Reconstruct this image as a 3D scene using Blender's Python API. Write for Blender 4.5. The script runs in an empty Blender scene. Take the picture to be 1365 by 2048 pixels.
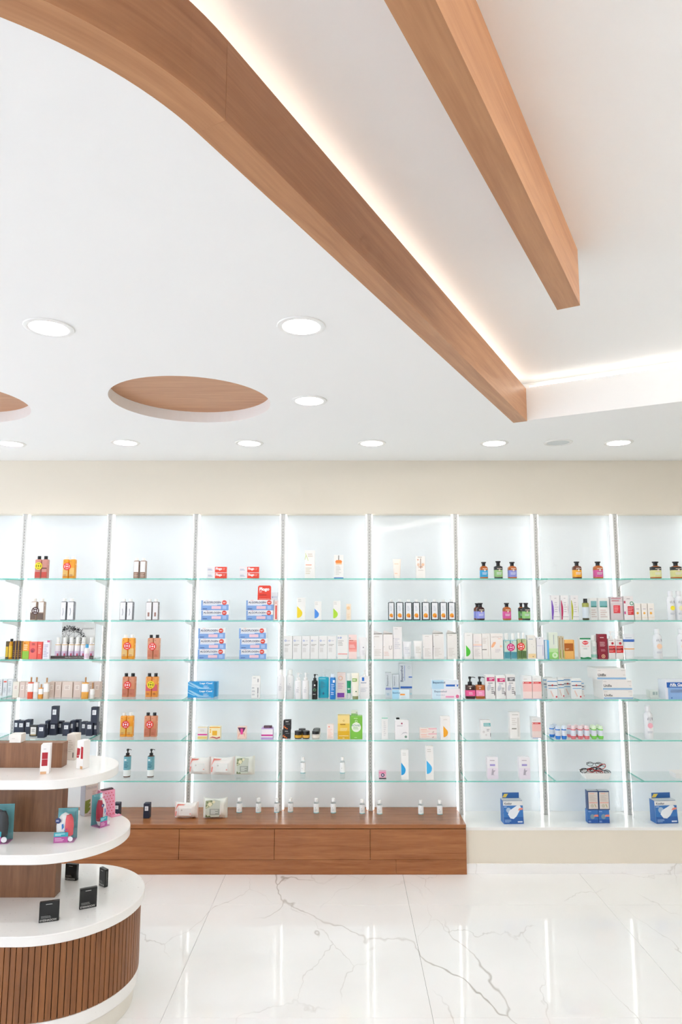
import bpy, bmesh, math, random
from mathutils import Vector, Matrix
from mathutils.geometry import tessellate_polygon

# ------------------------------------------------------------------ camera, world, exposure
scene = bpy.context.scene
col = scene.collection
EYE = 1.65                       # eye height above the floor
FOC, PITCH, PCX, PCY = 1365.0, math.radians(7.55), 692.0, 1024.0
cam_data = bpy.data.cameras.new('camera')
cam_data.sensor_fit = 'VERTICAL'
cam_data.sensor_height = 36.0
cam_data.lens = FOC * 36.0 / 2048.0
cam_data.shift_x = -(PCX - 682.5) / 2048.0
cam_data.clip_start = 0.02
cam = bpy.data.objects.new('camera', cam_data)
cam.location = (0, 0, EYE)
cam.rotation_euler = (math.pi / 2 + PITCH, 0, 0)
col.objects.link(cam)
scene.camera = cam

world = bpy.data.worlds.new('daylight')
scene.world = world
world.use_nodes = True
world.node_tree.nodes['Background'].inputs[0].default_value = (0.92, 0.975, 1.08, 1)
world.node_tree.nodes['Background'].inputs[1].default_value = 2.05   # soft daylight from the open shop front

LAMP_W = 110.0      # downlight emission
LED_W = 2.8        # shelf uprights
COVE_W = 6.0      # ceiling cove
vs = scene.view_settings
vs.view_transform = 'Standard'
vs.look = 'None'
vs.exposure = -0.12
vs.gamma = 1.0
vs.use_curve_mapping = False
scene.cycles.use_denoising = True
scene.cycles.max_bounces = 9
scene.cycles.diffuse_bounces = 6
scene.cycles.glossy_bounces = 3
scene.cycles.transparent_max_bounces = 16
scene.cycles.use_adaptive_sampling = True
scene.cycles.adaptive_threshold = 0.12
scene.cycles.adaptive_min_samples = 12
scene.cycles.caustics_reflective = False
scene.cycles.caustics_refractive = False

# ------------------------------------------------------------------ photo geometry -> place
CP, SP = math.cos(PITCH), math.sin(PITCH)
def ray(px, py):
    u = (px - PCX) / FOC; v = (PCY - py) / FOC
    return Vector((u, CP - v * SP, SP + v * CP))
def on_z(px, py, z):
    r = ray(px, py); t = (z - EYE) / r.z
    return Vector((r.x * t, r.y * t, z))
def on_y(px, py, Y):
    r = ray(px, py); t = Y / r.y
    return Vector((r.x * t, Y, EYE + r.z * t))

# ------------------------------------------------------------------ materials
def lin(c):
    c /= 255.0
    return c / 12.92 if c <= 0.04045 else ((c + 0.055) / 1.055) ** 2.4
def hexc(h):
    h = h.lstrip('#')
    return tuple(lin(int(h[i:i + 2], 16)) for i in (0, 2, 4)) + (1.0,)
MATS = {}
def mat(h, rough=0.45, metal=0.0, coat=0.0, emit=0.0, name=None):
    key = (h, rough, metal, coat, emit, name)
    if key in MATS: return MATS[key]
    m = bpy.data.materials.new(name or ('print_' + h.lstrip('#')))
    m.use_nodes = True
    nt = m.node_tree; b = nt.nodes['Principled BSDF']
    c = hexc(h)
    b.inputs['Base Color'].default_value = c
    b.inputs['Roughness'].default_value = rough
    b.inputs['Metallic'].default_value = metal
    b.inputs['Coat Weight'].default_value = coat
    if emit:
        b.inputs['Emission Color'].default_value = c
        b.inputs['Emission Strength'].default_value = emit
    else:                                    # faint surface variation
        n = nt.nodes.new('ShaderNodeTexNoise'); n.inputs['Scale'].default_value = 60; n.inputs['Detail'].default_value = 0
        r = nt.nodes.new('ShaderNodeMapRange')
        r.inputs['To Min'].default_value = max(0.02, rough - 0.05); r.inputs['To Max'].default_value = rough + 0.05
        tc = nt.nodes.new('ShaderNodeTexCoord')
        nt.links.new(tc.outputs['Object'], n.inputs['Vector'])
        nt.links.new(n.outputs['Fac'], r.inputs['Value'])
        nt.links.new(r.outputs['Result'], b.inputs['Roughness'])
    MATS[key] = m
    return m
def glass_mat(name, tint, refl=1.0, rough=0.0):
    if name in MATS: return MATS[name]
    m = bpy.data.materials.new(name); m.use_nodes = True
    nt = m.node_tree; nt.nodes.clear()
    o = nt.nodes.new('ShaderNodeOutputMaterial'); mx = nt.nodes.new('ShaderNodeMixShader')
    t = nt.nodes.new('ShaderNodeBsdfTransparent'); t.inputs[0].default_value = hexc(tint)
    g = nt.nodes.new('ShaderNodeBsdfGlossy'); g.inputs['Roughness'].default_value = rough
    f = nt.nodes.new('ShaderNodeFresnel'); f.inputs['IOR'].default_value = 1.45
    ml = nt.nodes.new('ShaderNodeMath'); ml.operation = 'MULTIPLY'; ml.inputs[1].default_value = refl
    L = nt.links.new
    gb = nt.nodes.new('ShaderNodeNewGeometry'); fr = nt.nodes.new('ShaderNodeMath'); fr.operation = 'SUBTRACT'; fr.inputs[0].default_value = 1.0
    mb = nt.nodes.new('ShaderNodeMath'); mb.operation = 'MULTIPLY'
    L(gb.outputs['Backfacing'], fr.inputs[1]); L(f.outputs[0], mb.inputs[0]); L(fr.outputs[0], mb.inputs[1])   # both faces of a thin pane reflect once, from outside
    L(mb.outputs[0], ml.inputs[0]); L(ml.outputs[0], mx.inputs[0]); L(t.outputs[0], mx.inputs[1]); L(g.outputs[0], mx.inputs[2]); L(mx.outputs[0], o.inputs[0])
    MATS[name] = m
    return m
def wood_mat(name, axis, dark='#8a5a38', light='#b98a66', scale=1.0, rough=0.42):
    """streaked oak / walnut laminate, grain along the given axis ('uv' uses the sweep's own UVs)"""
    if name in MATS: return MATS[name]
    m = bpy.data.materials.new(name); m.use_nodes = True
    nt = m.node_tree; b = nt.nodes['Principled BSDF']; L = nt.links.new
    tc = nt.nodes.new('ShaderNodeTexCoord'); mp = nt.nodes.new('ShaderNodeMapping')
    s = {'x': (1, 14, 14), 'y': (14, 1, 14), 'z': (14, 14, 1), 'uv': (1, 14, 14)}[axis]
    mp.inputs['Scale'].default_value = tuple(v * scale for v in s)
    if axis == 'uv': L(tc.outputs['UV'], mp.inputs['Vector'])
    else:
        g = nt.nodes.new('ShaderNodeNewGeometry'); L(g.outputs['Position'], mp.inputs['Vector'])
    n1 = nt.nodes.new('ShaderNodeTexNoise'); n1.inputs['Scale'].default_value = 1.6; n1.inputs['Detail'].default_value = 6; n1.inputs['Distortion'].default_value = 0.8
    n2 = nt.nodes.new('ShaderNodeTexNoise'); n2.inputs['Scale'].default_value = 9; n2.inputs['Detail'].default_value = 4
    L(mp.outputs[0], n1.inputs['Vector']); L(mp.outputs[0], n2.inputs['Vector'])
    mx = nt.nodes.new('ShaderNodeMix'); mx.data_type = 'FLOAT'; mx.inputs[0].default_value = 0.3
    L(n1.outputs['Fac'], mx.inputs[2]); L(n2.outputs['Fac'], mx.inputs[3])
    cr = nt.nodes.new('ShaderNodeValToRGB')
    cr.color_ramp.elements[0].position = 0.3; cr.color_ramp.elements[0].color = hexc(dark)
    cr.color_ramp.elements[1].position = 0.7; cr.color_ramp.elements[1].color = hexc(light)
    L(mx.outputs[0], cr.inputs[0]); L(cr.outputs[0], b.inputs['Base Color'])
    b.inputs['Roughness'].default_value = rough
    bp = nt.nodes.new('ShaderNodeBump'); bp.inputs['Strength'].default_value = 0.06; bp.inputs['Distance'].default_value = 0.002
    L(n2.outputs['Fac'], bp.inputs['Height']); L(bp.outputs[0], b.inputs['Normal'])
    MATS[name] = m
    return m
def paint_mat(name, h, rough=0.6, coat=0.0, rcoat=0.05):
    if name in MATS: return MATS[name]
    m = bpy.data.materials.new(name); m.use_nodes = True
    nt = m.node_tree; b = nt.nodes['Principled BSDF']; L = nt.links.new
    b.inputs['Base Color'].default_value = hexc(h); b.inputs['Roughness'].default_value = rough
    b.inputs['Coat Weight'].default_value = coat; b.inputs['Coat Roughness'].default_value = rcoat
    g = nt.nodes.new('ShaderNodeNewGeometry'); n = nt.nodes.new('ShaderNodeTexNoise'); n.inputs['Scale'].default_value = 120
    n.inputs['Detail'].default_value = 0
    r = nt.nodes.new('ShaderNodeMapRange'); r.inputs['To Min'].default_value = rough - 0.04; r.inputs['To Max'].default_value = rough + 0.04
    L(g.outputs['Position'], n.inputs['Vector']); L(n.outputs['Fac'], r.inputs['Value']); L(r.outputs['Result'], b.inputs['Roughness'])
    MATS[name] = m
    return m
def marble_mat(name):
    if name in MATS: return MATS[name]
    m = bpy.data.materials.new(name); m.use_nodes = True
    nt = m.node_tree; b = nt.nodes['Principled BSDF']; L = nt.links.new
    N = nt.nodes.new
    g = N('ShaderNodeNewGeometry')
    def veins(scale, seed, width, warp, rot, maskscale, lo, hi):
        mp = N('ShaderNodeMapping'); mp.inputs['Location'].default_value = (seed, seed * 1.7, 0)
        mp.inputs['Rotation'].default_value = (0, 0, rot); mp.inputs['Scale'].default_value = (scale, scale * 0.55, scale)
        L(g.outputs['Position'], mp.inputs['Vector'])
        nz = N('ShaderNodeTexNoise'); nz.inputs['Scale'].default_value = 2.6; nz.inputs['Detail'].default_value = 4; nz.inputs['Roughness'].default_value = 0.5
        L(mp.outputs[0], nz.inputs['Vector'])
        sb = N('ShaderNodeVectorMath'); sb.operation = 'SUBTRACT'; sb.inputs[1].default_value = (.5, .5, .5); L(nz.outputs['Color'], sb.inputs[0])
        sc = N('ShaderNodeVectorMath'); sc.operation = 'SCALE'; sc.inputs['Scale'].default_value = warp; L(sb.outputs[0], sc.inputs[0])
        ad = N('ShaderNodeVectorMath'); ad.operation = 'ADD'; L(mp.outputs[0], ad.inputs[0]); L(sc.outputs[0], ad.inputs[1])
        vo = N('ShaderNodeTexVoronoi'); vo.feature = 'DISTANCE_TO_EDGE'; vo.inputs['Scale'].default_value = 1.0
        L(ad.outputs[0], vo.inputs['Vector'])
        mr = N('ShaderNodeMapRange'); mr.inputs['From Min'].default_value = 0; mr.inputs['From Max'].default_value = width
        mr.inputs['To Min'].default_value = 1; mr.inputs['To Max'].default_value = 0
        L(vo.outputs['Distance'], mr.inputs['Value'])
        mk = N('ShaderNodeTexNoise'); mk.inputs['Scale'].default_value = maskscale; mk.inputs['Detail'].default_value = 2
        L(mp.outputs[0], mk.inputs['Vector'])
        m2 = N('ShaderNodeMapRange'); m2.inputs['From Min'].default_value = lo; m2.inputs['From Max'].default_value = hi
        L(mk.outputs['Fac'], m2.inputs['Value'])
        mu = N('ShaderNodeMath'); mu.operation = 'MULTIPLY'; L(mr.outputs[0], mu.inputs[0]); L(m2.outputs[0], mu.inputs[1])
        return mu
    v1 = veins(0.8, 3.3, 0.0042, 0.42, 0.6, 1.8, 0.46, 0.70)
    v2 = veins(1.7, 9.1, 0.0055, 0.42, -0.6, 2.0, 0.42, 0.66)
    sm = N('ShaderNodeMath'); sm.operation = 'MULTIPLY_ADD'; sm.inputs[1].default_value = 0.5
    L(v2.outputs[0], sm.inputs[0]); L(v1.outputs[0], sm.inputs[2])
    cl = N('ShaderNodeNewGeometry')
    cloud = N('ShaderNodeTexNoise'); cloud.inputs['Scale'].default_value = 1.3; cloud.inputs['Detail'].default_value = 4
    L(g.outputs['Position'], cloud.inputs['Vector'])
    cr = N('ShaderNodeValToRGB')
    cr.color_ramp.elements[0].position = 0.3; cr.color_ramp.elements[0].color = hexc('#f0efed')
    cr.color_ramp.elements[1].position = 0.6; cr.color_ramp.elements[1].color = hexc('#f7f6f5')
    L(cloud.outputs['Fac'], cr.inputs[0])
    mx = N('ShaderNodeMix'); mx.data_type = 'RGBA'; mx.inputs['B'].default_value = hexc('#b0a9a1')
    L(sm.outputs[0], mx.inputs['Factor']); L(cr.outputs[0], mx.inputs['A']); L(mx.outputs['Result'], b.inputs['Base Color'])
    b.inputs['Roughness'].default_value = 0.06
    MATS[name] = m
    return m

M_CEIL = paint_mat('ceiling_paint', '#f4f4f3', 0.7)
M_BEIGE = paint_mat('beige_paint', '#e6decf', 0.65)
M_WHITE = paint_mat('white_lacquer', '#f0efec', 0.3, 0.3)
M_PANEL = paint_mat('white_glass_panel', '#dfe5e8', 0.35, 0.2, 0.03)
_b = M_PANEL.node_tree.nodes['Principled BSDF']           # even emission added to lift the panel brightness, as if backlit
_b.inputs['Emission Color'].default_value = (0.95, 0.99, 1.0, 1); _b.inputs['Emission Strength'].default_value = 0.10
M_MARBLE = marble_mat('white_marble')
M_GROUT = mat('#d9d7d3', 0.8)
M_ALU = mat('#d2d2cf', 0.4, 0.15, name='brushed_aluminium')
M_SLOT = mat('#3a3a3a', 0.7)
M_BRACKET = mat('#e4e7e6', 0.35, name='white_bracket_metal')
M_GLASS = glass_mat('clear_glass', '#fbfefd')
M_CLEAR = glass_mat('clear_plastic', '#fafcfc', 0.7)
def edge_mat():
    m = bpy.data.materials.new('green_glass_edge'); m.use_nodes = True
    nt = m.node_tree; nt.nodes.clear(); L = nt.links.new
    o = nt.nodes.new('ShaderNodeOutputMaterial'); mx = nt.nodes.new('ShaderNodeMixShader'); mx.inputs[0].default_value = 0.45
    t = nt.nodes.new('ShaderNodeBsdfTransparent'); t.inputs[0].default_value = hexc('#9fe0d4')
    b = nt.nodes.new('ShaderNodeBsdfPrincipled'); b.inputs['Base Color'].default_value = hexc('#7fd6c6'); b.inputs['Roughness'].default_value = 0.15
    L(t.outputs[0], mx.inputs[1]); L(b.outputs[0], mx.inputs[2]); L(mx.outputs[0], o.inputs[0])
    return m
M_EDGE = edge_mat()
M_LED = mat('#ffffff', 0.5, emit=LED_W, name='led_strip')
M_COVE = mat('#fff9ef', 0.5, emit=COVE_W, name='warm_led_strip')
M_COVE_R = mat('#fffaf3', 0.5, emit=COVE_W * 3.6, name='bright_warm_led_strip')
M_LAMP = mat('#fffdfa', 0.5, emit=LAMP_W, name='lamp_disc')
W_BEAM = wood_mat('oak_beam', 'uv', '#a8734c', '#c79368')
W_CABX = wood_mat('walnut_cabinet', 'x', '#8a5029', '#b07344', 1.3, 0.27)
W_DISC = wood_mat('oak_disc', 'x', '#b07c58', '#c8966f', 2.0)
W_STAND = wood_mat('oak_stand', 'z', '#6f4a32', '#9a6c4b', 1.6)
W_SLAT = wood_mat('walnut_slat', 'z', '#6e4220', '#9a6234', 1.6)

# ------------------------------------------------------------------ objects
def link(o, parent=None):
    col.objects.link(o)
    if parent is not None: o.parent = parent
    return o
def tag(o, label=None, cat=None, group=None, kind=None):
    if label: o['label'] = label
    if cat: o['category'] = cat
    if group: o['group'] = group
    if kind: o['kind'] = kind
    return o
def thing(name, label, cat, loc, rz=0.0, group=None):
    o = bpy.data.objects.new(name, None)
    o.empty_display_size = 0.02
    o.location = loc; o.rotation_euler = (0, 0, rz)
    link(o)
    return tag(o, label, cat, group)
def part(name, mesh, m, parent=None, loc=(0, 0, 0), rot=(0, 0, 0), scale=(1, 1, 1)):
    o = bpy.data.objects.new(name, mesh)
    if m is not None:
        if len(mesh.materials) == 0: mesh.materials.append(m)
        elif mesh.materials[0] is not m:
            o.material_slots[0].link = 'OBJECT'; o.material_slots[0].material = m
    o.location = loc; o.rotation_euler = rot; o.scale = scale
    return link(o, parent)
def mesh_from(bm, name, smooth=False):
    me = bpy.data.meshes.new(name)
    bm.to_mesh(me); bm.free()
    if smooth:
        for p in me.polygons: p.use_smooth = True
        try: me.set_sharp_from_angle(angle=math.radians(40))
        except Exception: pass
    return me
CACHE = {}
def add_box(bm, x0, x1, y0, y1, z0, z1):
    v = [bm.verts.new(p) for p in ((x0, y0, z0), (x1, y0, z0), (x1, y1, z0), (x0, y1, z0), (x0, y0, z1), (x1, y0, z1), (x1, y1, z1), (x0, y1, z1))]
    for f in ((0, 3, 2, 1), (4, 5, 6, 7), (0, 1, 5, 4), (1, 2, 6, 5), (2, 3, 7, 6), (3, 0, 4, 7)):
        bm.faces.new([v[i] for i in f])
    return v
def box_mesh(x0, x1, y0, y1, z0, z1, bevel=0.0, name='box'):
    key = ('box',) + tuple(round(v, 5) for v in (x0, x1, y0, y1, z0, z1, bevel))
    if key in CACHE: return CACHE[key]
    bm = bmesh.new(); add_box(bm, x0, x1, y0, y1, z0, z1)
    if bevel: bmesh.ops.bevel(bm, geom=bm.edges[:], offset=bevel, segments=1, affect='EDGES')
    CACHE[key] = mesh_from(bm, name)
    return CACHE[key]
def loft_mesh(rings, n=2.0, seg=24, name='loft', cap=True):
    """rings: (half width, half depth, z[, y offset]); n: superellipse exponent"""
    key = ('loft', tuple(tuple(round(v, 5) for v in r) for r in rings), n, seg, cap)
    if key in CACHE: return CACHE[key]
    bm = bmesh.new(); loops = []
    for r in rings:
        hw, hd, z = r[0], r[1], r[2]; yo = r[3] if len(r) > 3 else 0
        lp = []
        for i in range(seg):
            a = 2 * math.pi * (i + 0.5) / seg
            ca, sa = math.cos(a), math.sin(a)
            lp.append(bm.verts.new((hw * math.copysign(abs(ca) ** (2 / n), ca), yo + hd * math.copysign(abs(sa) ** (2 / n), sa), z)))
        loops.append(lp)
    for a, b in zip(loops, loops[1:]):
        for i in range(seg):
            bm.faces.new((a[i], a[(i + 1) % seg], b[(i + 1) % seg], b[i]))
    if cap:
        bm.faces.new(loops[0][::-1]); bm.faces.new(loops[-1])
    CACHE[key] = mesh_from(bm, name, True)
    return CACHE[key]
def lathe(prof, seg=24, name='lathe', cap=True):
    return loft_mesh([(r, r, z) for r, z in prof], 2.0, seg, name, cap)
def poly_mesh(pts, name='shape', both=False):
    """flat polygon(s) in the XZ plane facing -Y"""
    bm = bmesh.new()
    for poly in pts:
        vsx = [bm.verts.new((x, 0, z)) for x, z in poly]
        f = bm.faces.new(vsx)
        f.normal_update()
        if f.normal.y > 0: f.normal_flip()
    return mesh_from(bm, name)
def tube_mesh(pts, r, seg=8, name='tube', closed=False):
    bm = bmesh.new(); rings = []
    P = [Vector(p) for p in pts]; n = len(P)
    for i, p in enumerate(P):
        a = P[i - 1] if (i > 0 or closed) else p; b = P[(i + 1) % n] if (i < n - 1 or closed) else p
        t = (b - a).normalized()
        up = Vector((0, 0, 1)) if abs(t.z) < 0.9 else Vector((0, 1, 0))
        s = t.cross(up).normalized(); u = s.cross(t)
        rings.append([bm.verts.new(p + r * (math.cos(2 * math.pi * k / seg) * s + math.sin(2 * math.pi * k / seg) * u)) for k in range(seg)])
    m = n if closed else n - 1
    for i in range(m):
        A, B = rings[i], rings[(i + 1) % n]
        for k in range(seg): bm.faces.new((A[k], A[(k + 1) % seg], B[(k + 1) % seg], B[k]))
    if not closed: bm.faces.new(rings[0][::-1]); bm.faces.new(rings[-1])
    bmesh.ops.recalc_face_normals(bm, faces=bm.faces[:])
    return mesh_from(bm, name, True)
def text_mesh(s, bold=0.0):
    key = ('text', s, bold)
    if key in CACHE: return CACHE[key]
    cu = bpy.data.curves.new('lettering', 'FONT'); cu.body = s; cu.size = 1.0; cu.offset = bold; cu.resolution_u = 3
    ob = bpy.data.objects.new('lettering', cu); col.objects.link(ob)
    dg = bpy.context.evaluated_depsgraph_get()
    me = bpy.data.meshes.new_from_object(ob.evaluated_get(dg))
    bpy.data.objects.remove(ob); bpy.data.curves.remove(cu)
    xs = [v.co.x for v in me.vertices]; ys = [v.co.y for v in me.vertices]
    x0, x1, y0, y1 = min(xs), max(xs), min(ys), max(ys)
    for v in me.vertices:
        v.co = ((v.co.x - x0) / (x1 - x0) - 0.5, 0, (v.co.y - y0) / (y1 - y0) - 0.5)
    me.name = 'lettering'; me.materials.clear()
    CACHE[key] = me
    return me

# ------------------------------------------------------------------ the room
YP = 4.70                                   # plane of the upright fronts
YPANEL = 4.785                              # glossy back panels
YSF = 4.455                                 # front edge of the glass shelves
ZC = EYE + 0.984                            # lower ceiling
ZR = ZC + 0.235                             # raised ceiling
ZBAND = on_y(700, 1028, YP).z               # underside of the beige band
ZLEDGE = on_y(1100, 1630, YP).z
YLEDGE = 4.45
ZCAB = on_y(700, 1622, YP).z                # top of the wooden counter
YCAB = 4.425
XCAB = on_y(933.5, 1690, YCAB).x            # right end of the counter
XL, XR = -4.2, 4.4

def structure(name, me, m, parent=None, label=None, loc=(0, 0, 0)):
    o = part(name, me, m, parent, loc)
    if parent is None: o['kind'] = 'structure'
    if label: o['label'] = label
    return o

# floor: slab with separate polished tiles
fl = structure('floor', box_mesh(XL - .3, XR + .3, -2.6, 4.90, -0.06, -0.0125), M_GROUT, label='polished white marble tile floor with grey veins')
TX, TY = 1.085, 1.03
tile = box_mesh(-TX / 2 + .0006, TX / 2 - .0006, -TY / 2 + .0006, TY / 2 - .0006, -0.012, 0.0, 0.0006, 'tile')
for i in range(-4, 5):
    for j in range(-6, 2):
        cx = -0.736 + TX * (i + .5); cy = 4.007 + TY * (j - .5) + (TY if False else 0)
        if cx - TX / 2 < XL - .3 or cx + TX / 2 > XR + .3 or cy < -2.5 or cy > 4.6: continue
        part('tile', tile, M_MARBLE, fl, (cx, cy, 0))
y0 = 4.007 + TY
# last row against the wall is cut
wall = structure('wall_back', box_mesh(XL, XR, 4.80, 4.90, 0, ZR + .1), M_BEIGE, label='back wall behind the shelving')
band = structure('wall_back_upper', box_mesh(XL, XR, YP - .012, 4.7995, ZBAND, ZC + .003), M_BEIGE, label='beige wall band above the shelving')
structure('wall_right', box_mesh(XR + .0005, XR + .1, -2.6, 4.90, 0, ZR + .1), M_BEIGE, label='right side wall outside the photo')
structure('wall_front', box_mesh(-0.6, XR + .1, -2.6, -2.5, 0, ZR + .1), M_BEIGE, label='unseen partial wall behind the viewer, added to hold back daylight')  # unseen half wall, placed to keep rear daylight off the beam sides
# ledge under the right-hand bays
led = structure('wall_ledge', box_mesh(XCAB + .001, XR, YLEDGE + .004, 4.7995, 0, ZLEDGE - .018), M_BEIGE, label='low beige ledge under the right bays')
structure('ledge_top', box_mesh(XCAB + .001, XR, YLEDGE, YPANEL + .02, ZLEDGE - .0175, ZLEDGE, .001), M_WHITE, led)
zb = on_y(1100, 1727, YLEDGE).z
structure('baseboard_back', box_mesh(XCAB + .0015, XR, YLEDGE - .006, YLEDGE + .0035, 0.0, zb, .001), M_MARBLE, label='marble baseboard strip along the ledge')

# ---------------- ceilings
def circle(c, r, n=48):
    return [(c[0] + r * math.cos(2 * math.pi * k / n), c[1] + r * math.sin(2 * math.pi * k / n)) for k in range(n)]
# inner (right-hand) edge of beam one, read on the ceiling plane
DIR = Vector((.466, .885, 0)).normalized()
C0 = Vector((.99, 3.625, 0))                 # far corner of the tray
S0 = Vector((-.247, 1.283, 0))               # where the straight run begins
LEFTN = Vector((-DIR.y, DIR.x, 0))
Rarc = 0.80
ac = S0 + LEFTN * Rarc                       # centre of the bend
path = []
a0 = math.atan2((S0 - ac).y, (S0 - ac).x)
turn = math.radians(58)
arc_pts = [ac + Rarc * Vector((math.cos(a0 - turn * k / 24), math.sin(a0 - turn * k / 24), 0)) for k in range(25)]
# heading at the end of the arc, then on to the left
hd = (arc_pts[-1] - arc_pts[-2]).normalized()
curve = [S0] + arc_pts[1:] + [arc_pts[-1] + hd * 3.2]
curve_rev = curve[::-1]                      # from far left to the straight run
BACKD = Vector((.884, -.468, 0)).normalized()
B1 = C0 + BACKD * 1.75                      # far right corner of the tray, out of the frame
N1 = B1 - DIR * 4.6
W1 = .075                                    # beam width
def offset_path(pts, d):
    out = []
    for i, p in enumerate(pts):
        a = pts[max(i - 1, 0)]; b = pts[min(i + 1, len(pts) - 1)]
        t = (b - a).normalized()
        out.append(p + Vector((-t.y, t.x, 0)) * d)
    return out
inner = curve_rev + [C0]
outer = offset_path(inner, W1)
# opening of the tray in the lower ceiling (runs along the outer beam edge and the back fascia)
far_left = outer[0]
hole_side = [p for p in outer] + [C0 + LEFTN * 0 + Vector((0, 0, 0))] + [B1]
low_poly = [(XL, 4.72)] + [(XL, far_left.y)] + [(p.x, p.y) for p in outer if p.x > XL + .01] + [(C0.x, C0.y), (B1.x, B1.y), (N1.x, N1.y), (XR, N1.y), (XR, 4.72)]
LIGHTS = [on_z(*p, ZC) for p in ((98, 655), (603, 652), (619, 801), (22, 887), (251, 885), (499, 886), (744, 886), (989, 886), (1238, 885))]
NVIS = len(LIGHTS)
LIGHTS += [Vector((x, y, ZC)) for x, y in ((-2.0, 2.35), (-2.9, 2.35), (-3.7, 2.35), (-2.9, 3.25), (-2.9, 4.15), (-3.7, 4.15), (2.46, 4.15), (3.2, 4.15), (2.75, 3.4), (3.5, 3.4), (3.2, 2.4), (3.9, 2.4))]  # unseen downlights continuing the grid, added to brighten floor and fill
SPK = on_z(1117, 885, ZC)
WOODC = [(Vector((-.765, 3.275, 0)), .39), (Vector((-1.985, 3.275, 0)), .39)]
RL = .072
holes = [circle(p, RL, 32) for p in LIGHTS] + [circle(c, r, 64) for c, r in WOODC] + [circle(SPK, RL, 32)]
loops = [[Vector((x, y, ZC)) for x, y in low_poly]] + [[Vector((x, y, ZC)) for x, y in h] for h in holes]
tris = tessellate_polygon(loops)
flat = [p for l in loops for p in l]
bm = bmesh.new(); vv = [bm.verts.new(p) for p in flat]
for t in tris:
    try:
        f = bm.faces.new([vv[i] for i in t]); f.normal_update()
        if f.normal.z > 0: f.normal_flip()
    except ValueError: pass
# give the board its thickness at the rims
def rim(bm, pts, z0, z1, inward=True):
    n = len(pts); lo = [bm.verts.new((p[0], p[1], z0)) for p in pts]; hi = [bm.verts.new((p[0], p[1], z1)) for p in pts]
    for i in range(n): bm.faces.new((lo[i], hi[i], hi[(i + 1) % n], lo[(i + 1) % n]))
for k, h in enumerate(holes): rim(bm, h, ZC, ZC + (.0575 if len(h) == 64 else .012))
ceil = structure('ceiling', mesh_from(bm, 'ceiling'), M_CEIL, label='white lower ceiling with recessed lights and wooden discs')
structure('ceiling_raised', box_mesh(XL, XR, -2.6, 4.7995, ZR, ZR + .04), M_CEIL, label='raised white ceiling tray with cove lighting')
# oak discs at the top of the round recesses
for k, (c, r) in enumerate(WOODC):
    o = part('wooden_ceiling_disc', lathe([(r + .012, 0), (r + .012, .012)], 64, 'wooden_ceiling_disc'), W_DISC, None, (c.x, c.y, ZC + .0577))
    tag(o, ['round oak disc recessed in the ceiling, fully in view', 'round oak disc recessed in the ceiling, cut by the left edge'][k], 'ceiling disc', 'oak ceiling discs')
# back fascia of the tray and the riser behind beam one
def strip_wall(pts, z0, z1, th, name, m, label=None, parent=None):
    """vertical board along a path, th to the left of the heading"""
    off = offset_path(pts, th); bm = bmesh.new()
    rows = [[bm.verts.new((p.x, p.y, z)) for p in q] for q, z in ((pts, z0), (pts, z1), (off, z1), (off, z0))]
    for a in range(4):
        A, Bq = rows[a], rows[(a + 1) % 4]
        for i in range(len(pts) - 1): bm.faces.new((A[i], A[i + 1], Bq[i + 1], Bq[i]))
    for e in (0, -1): bm.faces.new([rows[k][e] for k in range(4)])
    bmesh.ops.recalc_face_normals(bm, faces=bm.faces[:])
    return structure(name, mesh_from(bm, name), m, parent, label)
strip_wall([C0, B1], ZC + .0006, ZC + .185, .02, 'trim_1', M_CEIL, 'white fascia closing the raised ceiling tray')
strip_wall([B1, N1], ZC + .0006, ZC + .09, .02, 'trim_4', M_CEIL, 'white fascia on the right side of the ceiling tray')  # unseen fascia, kept low so the band above it reaches the short beam
strip_wall([C0 + Vector((.0, .09, 0)), B1 + Vector((.0, .09, 0))], ZC + .002, ZR - .001, .01, 'trim_2', M_CEIL, 'upright board at the back of the cove')
strip_wall([outer[0]] + outer[1:], ZC + .002, ZR - .001, .01, 'trim_3', M_CEIL, 'upright board behind the curved beam')
# ---------------- beams
def sweep(pts, width, z0, z1, name):
    """rectangular beam whose right-hand edge follows pts, with lengthwise UVs"""
    off = offset_path(pts, width); n = len(pts)
    bm = bmesh.new(); uv = bm.loops.layers.uv.new('UVMap')
    s = [0.0]
    for a, b in zip(pts, pts[1:]): s.append(s[-1] + (b - a).length)
    prof = [(pts, z0, 0.0), (pts, z1, z1 - z0), (off, z1, z1 - z0 + width), (off, z0, 2 * (z1 - z0) + width), (pts, z0, 2 * (z1 - z0 + width))]
    rows = [[bm.verts.new((p.x, p.y, z)) for p in q] for q, z, _ in prof[:4]]
    for a in range(4):
        A, Bq = rows[a], rows[(a + 1) % 4]
        for i in range(n - 1):
            f = bm.faces.new((A[i], A[i + 1], Bq[i + 1], Bq[i]))
            for l, (uu, w) in zip(f.loops, ((s[i], prof[a][2]), (s[i + 1], prof[a][2]), (s[i + 1], prof[a + 1][2]), (s[i], prof[a + 1][2]))): l[uv].uv = (uu, w + a * .37)
    for e in (0, -1):
        f = bm.faces.new([rows[k][e] for k in range(4)])
        for l in f.loops: l[uv].uv = (l.vert.co.z, (l.vert.co.x + l.vert.co.y))
    bmesh.ops.recalc_face_normals(bm, faces=bm.faces[:])
    me = mesh_from(bm, name)
    return me
bt = thing('wooden_beam', 'long oak ceiling beam with a bend, lit by a cove strip', 'beam', (0, 0, 0))
cpts = curve_rev[:]; cpts[-1] = cpts[-1] + (cpts[-2] - cpts[-1]).normalized() * .0008
part('curved_section', sweep(cpts, W1, ZC - .004, ZC + .18, 'curved_section'), W_BEAM, bt)
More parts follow.
